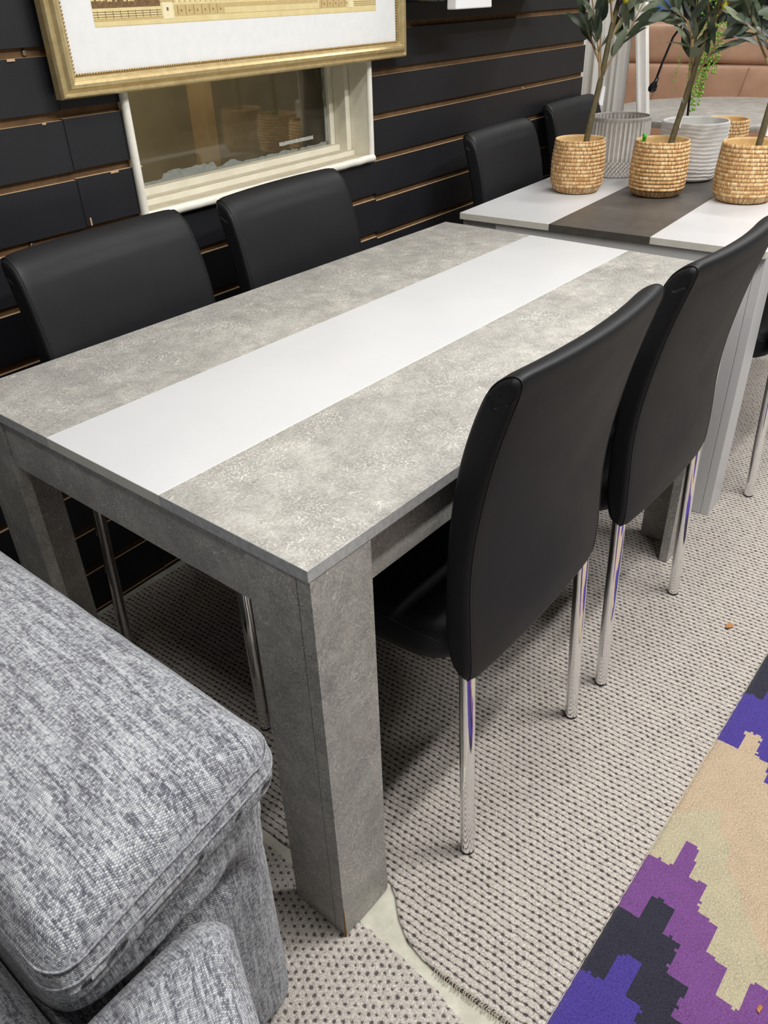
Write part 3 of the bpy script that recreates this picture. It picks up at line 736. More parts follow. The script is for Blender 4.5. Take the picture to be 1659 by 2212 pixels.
# ------------------------------------------------------------------ grey sofa at lower left
def rbox(x0, x1, y0, y1, z0, z1, r, crown=0.0, fn=None, step=0.012, cexp=2):
    """box with rounded edges of radius r, pillowy crown on top, metric UVs continuous over the edges"""
    bm = bmesh.new(); uv = bm.loops.layers.uv.verify(); cache = {}
    def axis(a, b):
        k = 6; e = [r * (1 - math.cos(PI / 2 * i / k)) if False else r * i / k for i in range(k)]
        m = max(2, int((b - a - 2 * r) / step)); mid = [a + r + (b - a - 2 * r) * i / m for i in range(m + 1)]
        return [a + q for q in e] + mid + [b - q for q in reversed(e)]
    X, Y, Z = axis(x0, x1), axis(y0, y1), axis(z0, z1)
    cl = lambda v, a, b: max(a + r, min(b - r, v))
    def V(p):
        key = tuple(round(c, 6) for c in p)
        if key in cache: return cache[key]
        P = Vector(p); I = Vector((cl(p[0], x0, x1), cl(p[1], y0, y1), cl(p[2], z0, z1))); d = P - I
        Q = I + d.normalized() * r if d.length > 1e-9 else P
        nx = 2 * (p[0] - x0) / (x1 - x0) - 1; ny = 2 * (p[1] - y0) / (y1 - y0) - 1; nz = 2 * (p[2] - z0) / (z1 - z0) - 1
        if crown and nz > 0: Q.z += crown * (1 - abs(nx) ** cexp) * (1 - abs(ny) ** 6) * nz
        if fn: Q = fn(Q, Vector((nx, ny, nz)))
        v = bm.verts.new(Q); cache[key] = v; return v
    def face(A, B, mk, uvf):
        for i in range(len(A) - 1):
            for j in range(len(B) - 1):
                c = [mk(A[i + di], B[j + dj]) for di, dj in ((0, 0), (1, 0), (1, 1), (0, 1))]
                try: f = bm.faces.new([V(k) for k in c])
                except ValueError: continue
                f.smooth = True
                for l, k in zip(f.loops, c): l[uv].uv = uvf(k)
    face(X, Y, lambda a, b: (a, b, z1), lambda k: (k[0], k[1]))
    face(X, Y, lambda a, b: (a, b, z0), lambda k: (k[0], k[1]))
    face(X, Z, lambda a, b: (a, y0, b), lambda k: (k[0], y0 - (z1 - k[2])))
    face(X, Z, lambda a, b: (a, y1, b), lambda k: (k[0], y1 + (z1 - k[2])))
    face(Y, Z, lambda a, b: (x1, a, b), lambda k: (x1 + (z1 - k[2]), k[0 + 1]))
    face(Y, Z, lambda a, b: (x0, a, b), lambda k: (x0 - (z1 - k[2]), k[0 + 1]))
    bmesh.ops.recalc_face_normals(bm, faces=bm.faces[:])
    return bm
sofa = empty('grey_sofa', (-0.26, 0.4, 0), 0, 'grey chenille sofa arm with pillow top in the lower left corner', 'sofa')
def place(bm): bmesh.ops.translate(bm, verts=bm.verts[:], vec=(0.26, -0.4, 0)); return bm
def arm_fn(p, q):
    if q.y < 0.0:
        k = min(1, -q.y * 1.2); zz = p.z; xr = max(0, min(1, (-0.150 - p.x) / 0.09)); xr = xr * xr * (3 - 2 * xr)
        p.y -= 0.034 * math.exp(-((zz - 0.478) / 0.040) ** 2) * (0.25 + 0.75 * xr) * k          # puffed roll under the pad
        p.y += 0.030 * math.exp(-((zz - 0.405) / 0.026) ** 2) * xr * k                          # tucked crease below it
        p.y -= 0.004 * noise.noise(Vector((p.x * 34, zz * 30, 1))) * k * (1 if zz > 0.38 else 0.3)
    p += Vector((0.6, 1, 0)) * 0.003 * noise.noise(p * 11)
    return p
bm = rbox(-0.405, -0.110, -0.012, 0.86, 0.012, 0.560, 0.042, fn=arm_fn); obj('arm_body', place(bm), M['sofa'], sofa, smooth=True)
def pad_fn(p, q):
    ob = -0.019 * (-q.x) * min(1, max(0, -q.y)) ** 2
    p.y += ob
    front = p.y - ob + 0.068                        # distance behind the front face
    if q.z > 0.0:
        p.z += 0.0030 * noise.noise(Vector((p.x * 22, p.y * 7, 0)))
        wr = max(0, 1 - abs(front - 0.035) / 0.05)
        p.z += 0.0055 * wr * noise.noise(Vector((p.x * 45, p.y * 10, 3)))
        p.z -= 0.010 * math.exp(-(max(0, front) / 0.03) ** 2)
    return p
bm = rbox(-0.412, -0.108, -0.068, 0.90, 0.530, 0.622, 0.036, crown=0.030, fn=pad_fn, step=0.008, cexp=2.6); obj('arm_pad', place(bm), M['sofa'], sofa, smooth=True)
def welt(name, z, grow, rad):
    pts = []; x1, x0, yf, r_ = -0.108 + grow, -0.412 - grow, -0.068 - grow, 0.036 + grow
    def ob(x): return -0.019 * (-(2 * (x + 0.412) / 0.304 - 1))
    for i in range(30): pts.append((x1, lerp(0.5, yf + r_, i / 29)))
    for i in range(1, 10): a = PI / 2 * i / 9; pts.append((x1 - r_ + r_ * math.cos(a), yf + r_ - r_ * math.sin(a)))
    for i in range(1, 40): pts.append((lerp(x1 - r_, x0 + r_, i / 39), yf))
    for i in range(1, 10): a = PI / 2 * i / 9; pts.append((x0 + r_ - r_ * math.sin(a), yf + r_ - r_ * math.cos(a)))
    for i in range(1, 20): pts.append((x0, lerp(yf + r_, 0.3, i / 19)))
    P3 = []
    for k, (x, y) in enumerate(pts):
        w_ = max(0, min(1, (0.30 - y) / 0.3)) ** 2
        P3.append((x + 0.26, y + ob(x) * w_ - 0.4, z + 0.0022 * noise.noise(Vector((k * 0.33, z * 50, 0)))))
    bm = bmesh.new(); tube(bm, P3, rad, 7); obj(name, bm, M['piping'], sofa, smooth=True)
welt('upper_seam', 0.5985, -0.0034, 0.0013)
welt('lower_seam', 0.5790, 0.0002, 0.0016)
def seat_fn(p, q):
    p.z += 0.004 * noise.noise(Vector((p.x * 10, p.y * 10, 0)))
    if q.x > 0: p.x -= 0.50 * max(0, -0.075 - p.y) * q.x
    return p
bm = rbox(-1.10, -0.232, -0.62, -0.036, 0.10, 0.468, 0.040, crown=0.006, fn=seat_fn, cexp=4); obj('footrest_cushion', place(bm), M['sofa'], sofa, smooth=True)
bm = rbox(-1.10, -0.41, -0.12, 0.80, 0.05, 0.469, 0.04, crown=0.01, step=0.02); obj('seat_cushion', place(bm), M['sofa'], sofa, smooth=True)

# ------------------------------------------------------------------ picture over the window
pic = empty('framed_picture', WP(0.99, 0.03, 1.135), TH, 'large gold-framed sepia print with white mount, hung over the window', 'picture')
PU0, PU1, PZ0, PZ1 = -0.557, 0.558, 0.0, 0.72
# local axes: x along wall, y out = negative
fp = [(0.0, 0.014), (0.0, -0.004), (0.003, -0.010), (0.007, -0.011), (0.009, -0.008), (0.013, -0.010), (0.018, -0.017), (0.024, -0.019), (0.029, -0.016), (0.031, -0.011), (0.034, -0.011), (0.036, -0.005), (0.0365, 0.004)]
bm = bmesh.new()
cor = [(PU0, PZ0, 1, 1), (PU1, PZ0, -1, 1), (PU1, PZ1, -1, -1), (PU0, PZ1, 1, -1)]
rings = [[bm.verts.new((x + sx * d, o, z + sz * d)) for d, o in fp] for x, z, sx, sz in cor]
for i in range(4):
    a, b = rings[i], rings[(i + 1) % 4]
    for k in range(len(fp) - 1): bm.faces.new((a[k], b[k], b[k + 1], a[k + 1]))
    bm.faces.new((a[-1], b[-1], b[0], a[0]))
bmesh.ops.recalc_face_normals(bm, faces=bm.faces[:])
obj('picture_frame', bm, M['gold'], pic, bevel=0.0008, seg=2)
bm = bmesh.new(); bi = 0.0385
nb = int((PU1 - PU0 - 2 * bi) / 0.0062)
for k in range(nb + 1):
    ball(bm, (PU0 + bi + k * 0.0062, -0.0045, PZ0 + bi), 0.0029, 6)
for s in (PU0 + bi, PU1 - bi):
    for k in range(1, 60): ball(bm, (s, -0.0045, PZ0 + bi + k * 0.0062), 0.0029, 6)
obj('bead_trim', bm, M['gold_dk'], pic, smooth=True)
bm = bmesh.new(); box(bm, PU0 + 0.034, PU1 - 0.034, 0.0, 0.003, PZ0 + 0.034, PZ1 - 0.034); obj('mount_board', bm, M['mat'], pic)
# sepia print (generic riverside building), flat relief under the mount opening
bm = bmesh.new(); pz = 0.1135; pl, prr = -0.448, 0.433
def pbox(x0, x1, z0, z1, mi, d=0.0004): box(bm, x0, x1, -d, 0.0001, z0, z1, mi)
pbox(pl, prr, pz, 0.60, 0, 0.0003)
pbox(pl, prr, pz + 0.001, pz + 0.008, 0, 0.0006)
random.seed(11)
for k in range(44):
    x = pl + 0.001 + k * 0.0037; h = random.uniform(0.004, 0.009); pbox(x, x + 0.0042, pz + 0.031, pz + 0.036 + h, 1, 0.0008)
for z in (0.016, 0.020, 0.024): pbox(pl, pl + 0.165, pz + z, pz + z + 0.0008, 1, 0.0008)
for k in range(9): pbox(pl + 0.01 + k * 0.018, pl + 0.0108 + k * 0.018, pz + 0.013, pz + 0.026, 1, 0.0009)
pbox(pl, pl + 0.17, pz + 0.009, pz + 0.014, 2, 0.0005)
pbox(pl + 0.168, pl + 0.196, pz + 0.008, pz + 0.046, 3, 0.0010); pbox(pl + 0.164, pl + 0.20, pz + 0.037, pz + 0.041, 2, 0.0012); pbox(pl + 0.179, pl + 0.184, pz + 0.022, pz + 0.028, 1, 0.0013)
pbox(pl + 0.17, pl + 0.19, pz + 0.046, pz + 0.09, 1, 0.0009)
for (a, b) in ((pl + 0.20, pl + 0.34), (pl + 0.655, pl + 0.76)):
    pbox(a, b, pz + 0.012, pz + 0.032, 2, 0.0006)
    k = a + 0.008
    while k < b - 0.004: pbox(k, k + 0.0012, pz + 0.014, pz + 0.030, 1, 0.0008); pbox(k + 0.009, k + 0.0115, pz + 0.019, pz + 0.023, 1, 0.0008); k += 0.022
for k in range(62):
    x = pl + 0.20 + k * 0.0072; pbox(x, x + 0.0036, pz + 0.036, pz + 0.060, 3 if k % 2 else 2, 0.0007)
pbox(pl + 0.34, pl + 0.65, pz + 0.024, pz + 0.032, 2, 0.0005); pbox(pl + 0.34, pl + 0.66, pz + 0.012, pz + 0.0128, 2, 0.0006)
pbox(pl + 0.77, pl + 0.785, pz + 0.010, pz + 0.06, 3, 0.001); pbox(pl + 0.776, pl + 0.779, pz + 0.026, pz + 0.05, 1, 0.0012)
for z in (0.014, 0.018, 0.022): pbox(pl + 0.79, prr, pz + z, pz + z + 0.0008, 1, 0.0008)
pbox(pl + 0.79, prr, pz + 0.027, pz + 0.032, 2, 0.0006)
for k in range(30):
    x = pl + 0.002 + k * 0.0055; pbox(x, x + 0.003, pz + 0.045, pz + 0.07 + 0.01 * random.random(), random.choice((2, 3)), 0.0006)
for k in range(40):
    x = pl + 0.02 + k * 0.0212; h = 0.10 + 0.05 * (1 - abs(k - 20) / 20) + (0.04 if k % 10 == 0 else 0)
    pbox(x, x + 0.017, pz + 0.060, pz + h, 3 if k % 3 else 2, 0.0006)
    for m in range(3): pbox(x + 0.006, x + 0.010, pz + 0.068 + m * 0.016, pz + 0.077 + m * 0.016, 1, 0.0008)
obj('sepia_print', bm, [M['print'], M['print_dk'], M['print_mid'], M['print_lt']], pic)

# ------------------------------------------------------------------ shelf and white card on the slat wall
bm = bmesh.new(); wbox(bm, 1.58, 2.30, 0.002, 0.125, 1.262, 1.270); wbox(bm, 1.58, 2.30, 0.118, 0.125, 1.270, 1.30)
o = obj('wall_shelf', bm, M['blackgloss'], bevel=0.004, seg=3); tag(o, 'black glossy shelf fixed to the slat wall at the top edge', 'shelf')
bm = bmesh.new()
vs = []
for o_ in (0.1275, 0.158):
    for (u, z) in ((1.565, 1.243), (1.755, 1.243), (1.735, 1.40), (1.565, 1.40)): vs.append(bm.verts.new(WP(u + 0.05, o_, z)))
for f in ((0, 1, 2, 3), (7, 6, 5, 4), (0, 4, 5, 1), (1, 5, 6, 2), (2, 6, 7, 3), (3, 7, 4, 0)): bm.faces.new([vs[i] for i in f])
bmesh.ops.recalc_face_normals(bm, faces=bm.faces[:])
o = obj('display_box', bm, M['paper'], bevel=0.003); tag(o, 'white display box hanging from the black wall shelf', 'box')

# screws in the slat grooves
for (u, z, lab) in ((0.403, 1.2155, 'brass screw in the wall groove left of the gold frame'), (0.318, 0.8865, 'brass screw in the wall groove above the nearest wall-side chair'), (1.413, 0.7615, 'brass screw in the wall groove right of the window-side chair')):
    bm = bmesh.new(); tube(bm, [WP(u, -0.0085, z), WP(u, -0.005, z), WP(u, -0.003, z)], [0.0036, 0.0052, 0.003], 12); tag(obj('wall_screw', bm, M['steel']), lab, 'screw')

# ------------------------------------------------------------------ pots and olive trees
def straw_pot(bm, R0, H, z0=0):
    prof = [(R0 * 0.70, 0.0), (R0 * 0.80, 0.002), (R0 * 0.90, 0.010), (R0 * 0.955, 0.022)]
    k = 0.022
    while k < H - 0.004:
        t = k / H; prof.append((R0 * (0.955 + 0.05 * math.sin(PI * min(1, t * 1.05)) - 0.02 * t * t), k)); k += 0.0021
    rt = prof[-1][0]; n0 = len(prof)
    prof += [(rt - 0.001, H - 0.001), (rt - 0.003, H), (rt - 0.0055, H - 0.001), (rt - 0.0065, H - 0.008), (rt - 0.008, H * 0.35), (0.0001, H * 0.34)]
    mi = [0] * (n0 + 1) + [1] * 6
    def fn(th, r, z): return r + (0.0008 * math.sin(z / 0.0105 * 2 * PI) if 0.01 < z < H - 0.003 and r > R0 * 0.85 else 0) + 0.0012 * noise.noise(Vector((math.cos(th) * 2, math.sin(th) * 2, z * 20)))
    lathe(bm, prof, 64, mi, fn, z0=z0)
def leaf(bm, base, d, nrm, L, Wd, mi=0):
    d = d.normalized(); s = d.cross(nrm); s = s.normalized() if s.length > 1e-4 else Vector((1, 0, 0)); up = s.cross(d).normalized()
    wt = [(0, 0.06), (0.15, 0.5), (0.35, 0.92), (0.55, 1.0), (0.75, 0.78), (0.9, 0.38), (1.0, 0.03)]
    bend = random.uniform(-0.18, 0.30) * L; rows = []
    for t, w_ in wt:
        c = base + d * (t * L) - up * (bend * t * t)
        rows.append((bm.verts.new(c - s * (Wd * .5 * w_) + up * (0.12 * Wd * w_)), bm.verts.new(c), bm.verts.new(c + s * (Wd * .5 * w_) + up * (0.12 * Wd * w_))))
    for a, b in zip(rows, rows[1:]):
        for k in (0, 1):
            f = bm.faces.new((a[k], a[k + 1], b[k + 1], b[k])); f.material_index = mi; f.smooth = True
CR, CU, CF = Vector((0.6358563, -0.77119044, 0)), Vector((0, 0, 1)), Vector((0.77, 0.636, 0))
def olive_tree(loc, R0, H, tr, forks, seedv, label, olives, tagpos):
    """tr: trunk points (across, depth, height) from the pot; forks: twigs as point lists in the same axes"""
    random.seed(seedv)
    r = empty('potted_olive_tree', loc, 0, label, 'potted plant')
    bm = bmesh.new(); straw_pot(bm, R0, H); obj('straw_pot', bm, [M['straw'], M['straw_in']], r)
    W_ = lambda p: CR * p[0] + CF * p[1] + CU * p[2]
    def smoothp(pts, n=5):
        out = []
        for i in range(len(pts) - 1):
            for k in range(n): out.append(pts[i].lerp(pts[i + 1], k / n))
        out.append(pts[-1])
        for _ in range(3): out = [out[0]] + [(out[i - 1] + out[i] * 2 + out[i + 1]) / 4 for i in range(1, len(out) - 1)] + [out[-1]]
        return out
    tp = smoothp([W_(p) for p in tr]); nt = len(tp)
    bm = bmesh.new(); rad = [lerp(0.0098, 0.0060, i / (nt - 1)) * (1 + 0.14 * noise.noise(Vector((i * 0.9, seedv, 0)))) for i in range(nt)]
    tube(bm, tp, rad, 12); obj('trunk', bm, M['bark'], r, smooth=True)
    bt = bmesh.new(); bl = bmesh.new(); tw = 0
    for fk in forks:
        tp2 = smoothp([W_(p) for p in fk]); n2 = len(tp2)
        tube(bt, tp2, [lerp(0.0036, 0.0014, i / (n2 - 1)) for i in range(n2)], 7)
        k = max(2, int(n2 * 0.32))
        while k < n2:
            i = min(k, n2 - 1); d = (tp2[i] - tp2[i - 1]).normalized(); side = d.cross(Vector((random.uniform(-1, 1), random.uniform(-1, 1), random.uniform(-.3, 1)))).normalized()
            for s in (1, -1):
                if random.random() < 0.10: continue
                dd = (d * random.uniform(0.5, 1.1) + side * s * random.uniform(0.6, 1.1) + Vector((0, 0, random.uniform(-0.15, 0.35)))).normalized()
                nn = Vector((random.uniform(-.8, .6) - 0.3, random.uniform(-.8, .6) - 0.2, random.uniform(0.3, 1)))
                leaf(bl, tp2[i] + dd * 0.004, dd, nn, random.uniform(0.062, 0.112), random.uniform(0.022, 0.034), 0 if random.random() < 0.62 else 1)
            k += 2
        d = (tp2[-1] - tp2[-2]).normalized()
        leaf(bl, tp2[-1], d, Vector((-.4, -.4, .6)), 0.08, 0.024, random.choice((0, 1)))
    obj('branches', bt, M['twig'], r, smooth=True)
    obj('foliage', bl, [M['leaf'], M['leaf2']], r)
    for (p, dk) in olives:
        bm = bmesh.new(); ball(bm, W_(p), 0.0085, 10, 0, (1, 1, 1.35)); obj('olive_fruit', bm, M['olive_dk'] if dk else M['olive'], r, smooth=True)
    bm = bmesh.new(); c = W_(tagpos)
    tube(bm, [c + CR * -0.004 + CU * 0.045, c + CU * 0.03, c + CU * 0.018], 0.0006, 5)
    for dd in (0.0, 0.0008):
        vv = [bm.verts.new(c + CR * a + CF * dd + CU * b) for a, b in ((-0.002, 0.018), (0.006, 0.016), (0.003, -0.034), (-0.008, -0.030))]; bm.faces.new(vv)
    obj('price_tag', bm, M['paper'], r)
    return r
# pot 1 (left): 1 px is about 1.47 mm at this depth
ZT = 0.7525
olive_tree((1.918, 0.695, ZT), 0.080, 0.150,
    [(0.015, 0, 0.055), (0.018, 0, 0.135), (0.026, 0, 0.20), (0.040, 0.002, 0.28), (0.048, 0.0, 0.34), (0.058, 0.0, 0.43), (0.075, 0.0, 0.52), (0.085, 0, 0.62)],
    [[(0.041, 0, 0.30), (0.030, -0.01, 0.36), (0.014, -0.015, 0.42), (-0.006, -0.02, 0.49), (-0.02, -0.02, 0.56)],
     [(0.046, 0, 0.31), (0.062, 0.0, 0.35), (0.095, 0.01, 0.39), (0.115, 0.01, 0.43), (0.14, 0.0, 0.49)],
     [(0.042, 0, 0.31), (0.036, 0.02, 0.38), (0.035, 0.03, 0.46), (0.03, 0.03, 0.56)],
     [(0.056, 0, 0.40), (0.088, 0.03, 0.45), (0.12, 0.04, 0.53), (0.14, 0.05, 0.6)],
     [(0.044, 0, 0.33), (0.01, 0.02, 0.40), (-0.022, 0.03, 0.47), (-0.03, 0.03, 0.53)],
     [(0.060, 0, 0.44), (0.04, -0.03, 0.50), (0.03, -0.05, 0.58), (0.03, -0.05, 0.64)]],
    21, 'artificial olive tree in a straw pot, leftmost of the three olive trees', [((0.045, -0.02, 0.505), 0), ((0.082, -0.03, 0.50), 0), ((0.068, -0.02, 0.495), 1), ((0.075, 0.0, 0.53), 1)], (0.052, -0.006, 0.27))
olive_tree((1.995, 0.469, ZT), 0.0825, 0.152,
    [(0.018, 0, 0.055), (0.022, 0, 0.125), (0.036, 0, 0.20), (0.052, 0, 0.28), (0.064, 0, 0.36), (0.085, 0, 0.44), (0.108, 0, 0.52), (0.12, 0, 0.62)],
    [[(0.052, 0, 0.28), (0.045, 0, 0.34), (0.035, -0.01, 0.40), (0.012, -0.02, 0.45), (-0.03, -0.02, 0.47)],
     [(0.060, 0, 0.29), (0.085, 0, 0.35), (0.115, -0.01, 0.40), (0.16, -0.01, 0.425), (0.20, -0.02, 0.45)],
     [(0.056, 0, 0.30), (0.058, 0.02, 0.37), (0.05, 0.03, 0.45), (0.035, 0.03, 0.56)],
     [(0.070, 0, 0.36), (0.10, 0.02, 0.44), (0.14, 0.03, 0.50), (0.18, 0.03, 0.56)],
     [(0.080, 0, 0.42), (0.06, -0.03, 0.48), (0.03, -0.04, 0.54), (0.01, -0.04, 0.60)],
     [(0.095, 0, 0.46), (0.13, -0.03, 0.50), (0.16, -0.04, 0.55), (0.20, -0.04, 0.60)]],
    22, 'artificial olive tree in a straw pot on the charcoal stripe, middle of three', [((0.102, -0.03, 0.478), 0), ((0.12, -0.03, 0.53), 1), ((0.075, 0.0, 0.55), 1)], (0.040, -0.006, 0.215))
olive_tree((2.044, 0.229, ZT), 0.0855, 0.156,
    [(0.012, 0, 0.055), (0.016, 0, 0.125), (0.022, 0, 0.20), (0.030, 0, 0.28), (0.045, 0, 0.36), (0.052, 0, 0.44), (0.06, 0, 0.54), (0.06, 0, 0.62)],
    [[(0.030, 0, 0.27), (0.015, 0, 0.34), (-0.012, -0.01, 0.39), (-0.05, -0.02, 0.42), (-0.09, -0.02, 0.44)],
     [(0.034, 0, 0.28), (0.055, 0, 0.34), (0.09, 0, 0.40), (0.12, 0, 0.48)],
     [(0.032, 0, 0.29), (0.01, 0.02, 0.36), (0.0, 0.03, 0.46), (-0.01, 0.03, 0.56)],
     [(0.048, 0, 0.40), (0.02, -0.02, 0.46), (0.0, -0.03, 0.53), (-0.03, -0.03, 0.60)],
     [(0.05, 0, 0.42), (0.08, 0.02, 0.47), (0.10, 0.03, 0.55)],
     [(0.03, 0, 0.30), (-0.03, 0.03, 0.40), (-0.07, 0.04, 0.48), (-0.12, 0.04, 0.55)]],
    23, 'artificial olive tree in a straw pot, rightmost of the three olive trees', [((0.002, -0.03, 0.485), 0), ((0.012, -0.03, 0.49), 0), ((0.045, -0.03, 0.47), 1)], (0.036, -0.006, 0.20))
bm = bmesh.new()
for k in range(3): ball(bm, (0.004 * k, 0.0015 * k, 0.010 + 0.0095 * (2 - k) * 0.9), 0.0075 - 0.0006 * k, 8, 0, (0.8, 1.4, 0.75))
box(bm, -0.004, 0.013, -0.002, 0.004, 0.0, 0.012)
o = obj('green_clip', bm, M['green'], smooth=False); o.location = (1.995 - 0.055, 0.469 + 0.045, ZT + 0.140); o.rotation_euler = (0.3, 0.3, -0.7)
tag(o, 'small bright green plastic clip on the rim of the middle straw pot', 'clip')
# ribbed pot
bm = bmesh.new(); Rb = 0.097; Hb = 0.178
prof = [(Rb * 0.80, 0), (Rb * 0.84, 0.003)]
for k in range(1, 30):
    z = lerp(0.004, Hb - 0.012, k / 29); prof.append((Rb * interp([(0, 0.84), (0.035, 0.93), (0.06, 0.985), (0.12, 1.0), (0.18, 0.99)], z), z))
n1 = len(prof); prof += [(Rb * 0.985, Hb - 0.006), (Rb * 0.975, Hb), (Rb * 0.93, Hb), (Rb * 0.92, Hb - 0.006), (Rb * 0.90, 0.03), (0.0001, 0.03)]
def rib(th, r, z):
    if 0.003 < z < Hb - 0.011 and r > Rb * 0.83:
        tw = 0 if z > 0.05 else (0.05 - z) * 9
        return r + 0.0020 * (1 if math.sin((th + tw) * 42) > 0 else -1)
    return r
lathe(bm, prof, 336, 0, rib)
uvl = bm.loops.layers.uv.verify()
for f in bm.faces:
    c = f.calc_center_median(); th = math.atan2(c.y, c.x); rr = math.hypot(c.x, c.y)
    if 0.003 < c.z < Hb - 0.011 and rr > Rb * 0.8:
        tw = 0 if c.z > 0.05 else (0.05 - c.z) * 9
        if math.sin((th + tw) * 42) > 0: f.material_index = 1
        f.smooth = False
o = obj('ribbed_planter', bm, [M['stone'], M['whiteglaze']]); o.location = (2.22, 0.712, ZT)
tag(o, 'empty grey pot with white vertical ribs behind the left olive tree', 'planter')
# textured white pot
bm = bmesh.new(); Rt = 0.1005; Ht = 0.172; prof = [(Rt * 0.62, 0), (Rt * 0.70, 0.003)]
for k in range(1, 90):
    z = lerp(0.004, Ht - 0.003, k / 89); prof.append((Rt * interp([(0, 0.70), (0.012, 0.80), (0.04, 0.90), (0.09, 0.975), (0.14, 1.0), (0.18, 1.0)], z), z))
prof += [(Rt * 0.985, Ht), (Rt * 0.95, Ht), (Rt * 0.935, Ht - 0.006), (Rt * 0.86, 0.04), (0.0001, 0.03)]
def ridge(th, r, z):
    if 0.004 < z < Ht - 0.004:
        ph = z / 0.0115 + 0.35 * noise.noise(Vector((math.cos(th) * 2.2, math.sin(th) * 2.2, z * 9))); f = ph - math.floor(ph)
        return r + 0.0030 * (f ** 2.2) + 0.0008 * noise.noise(Vector((th * 14, z * 200, 0)))
    return r
lathe(bm, prof, 120, 0, ridge)
for f in bm.faces:
    c = f.calc_center_median(); 
o = obj('textured_planter', bm, M['whiteglaze'], smooth=True); o.location = (2.257, 0.477, ZT)
tag(o, 'empty white pot with rough horizontal ridges behind the middle olive tree', 'planter')
bm = bmesh.new(); straw_pot(bm, 0.080, 0.135); o = obj('straw_planter', bm, [M['straw'], M['straw_in']]); o.location = (2.62, 0.505, ZT)
tag(o, 'empty straw pot at the back, behind the ridged white pot', 'planter')
bm = bmesh.new(); box(bm, -0.02, 0.02, -0.001, 0.001, 0, 0.028); o = obj('price_card', bm, M['paper']); o.location = (2.70, 0.825, ZT); o.rotation_euler = (0.0, 0, math.radians(-45))
tag(o, 'small white price card standing right of the ribbed pot', 'card')

# ------------------------------------------------------------------ background
# white hanging cloth just past the end of the slat wall
bm = bmesh.new(); n = 60; prev = None
for i in range(n + 1):
    t = i / n; y = lerp(1.40, 1.115, t); x = 3.10 + 0.016 * math.sin(t * 21) + 0.008 * math.sin(t * 47 + 1)
    a = bm.verts.new((x, y, 0.02)); b = bm.verts.new((x + 0.004, y, 2.2)); a2 = bm.verts.new((x + 0.006, y, 0.02)); b2 = bm.verts.new((x + 0.010, y, 2.2))
    if prev:
        bm.faces.new((prev[0], a, b, prev[1])); bm.faces.new((prev[3], b2, a2, prev[2])); bm.faces.new((prev[1], b, b2, prev[3])); bm.faces.new((a, prev[0], prev[2], a2))
    prev = (a, b, a2, b2)
o = obj('white_curtain', bm, M['curtain'], smooth=True); tag(o, 'long white hanging cloth at the far end of the black wall', 'curtain')
# leaning white frame post
def prism(bm, p0, p1, wdt, dpt, mi=0):
    p0, p1 = Vector(p0), Vector(p1); d = (p1 - p0).normalized(); s = Vector((0.0, -1, 0)); s = (s - d * s.dot(d)).normalized(); t = d.cross(s)
    v = [bm.verts.new(p + s * a * wdt / 2 + t * b * dpt / 2) for p in (p0, p1) for a, b in ((-1, -1), (1, -1), (1, 1), (-1, 1))]
    for f in ((0, 1, 2, 3), (7, 6, 5, 4), (0, 4, 5, 1), (1, 5, 6, 2), (2, 6, 7, 3), (3, 7, 4, 0)): bm.faces.new([v[i] for i in f]).material_index = mi
bm = bmesh.new()
prism(bm, (3.04, 0.855, 0.0), (3.04, 1.145, 1.75), 0.046, 0.03)
prism(bm, (3.022, 0.866, 0.03), (3.022, 1.156, 1.73), 0.012, 0.02)
bmesh.ops.recalc_face_normals(bm, faces=bm.faces[:])
o = obj('white_post', bm, M['whitepaint'], bevel=0.003); tag(o, 'slim white leaning post beyond the ribbed pot', 'post')
# round table
rt = empty('round_table', (3.99, 0.97, 0), 0, 'round pale grey table in front of the tan sofa', 'table')
bm = bmesh.new(); lathe(bm, [(0.55, 0.722), (0.552, 0.724), (0.552, 0.748), (0.55, 0.75)], 96); o = obj('round_top', bm, M['lam'], rt)
bm = bmesh.new(); lathe(bm, [(0.26, 0), (0.25, 0.02), (0.06, 0.04), (0.05, 0.68), (0.14, 0.722)], 40); obj('pedestal', bm, M['blackmetal'], rt, smooth=True)
# tan sofa
ts = empty('tan_sofa', (5.1, 1.1, 0), 0, 'tan leather sofa with padded panelled back beyond the round table', 'sofa')
ys = [-1.6, -0.5, 0.40, 1.40]
for a, b in zip(ys, ys[1:]):
    obj('back_cushion', pillow(-0.12, 0.16, a, b, 0.865, 1.085, n=7, res=(12, 30, 14)), M['tan'], ts, smooth=True)
    obj('back_panel', pillow(-0.12, 0.18, a, b, 0.40, 0.875, n=9, res=(12, 30, 20)), M['tan'], ts, smooth=True)
    obj('seat_cushion', pillow(-0.78, -0.05, a, b, 0.24, 0.47, n=5, res=(24, 24, 12)), M['tan'], ts, smooth=True)
    for f_ in (0.28, 0.72):
        bm = bmesh.new(); y = lerp(a, b, f_); tube(bm, [(-0.117, y + 0.03, 0.46), (-0.1265, y + 0.01, 0.66), (-0.117, y - 0.03, 0.855)], 0.0022, 5)
        obj('stitching', bm, M['tanseam'], ts, smooth=True)
bm = bmesh.new(); box(bm, -0.70, 0.20, -1.5, 1.45, 0.02, 0.25); obj('sofa_base', bm, M['tan'], ts, bevel=0.02)
# dark things behind the sofa
bm = bmesh.new(); box(bm, 0, 0.35, -1.2, 1.35, 0, 1.55); o = obj('black_cabinet', bm, M['blackgloss'], bevel=0.01); o.location = (5.62, 1.1, 0)
tag(o, 'dark glossy cabinet standing behind the tan sofa', 'cabinet')
o = obj('blue_cushion', pillow(-0.05, 0.05, -0.13, 0.13, 0.0, 0.22, n=3, res=(8, 14, 12)), M['blue'], smooth=True); o.location = (5.12, 1.93, 1.084)
tag(o, 'small blue cushion on top of the tan sofa back', 'cushion')
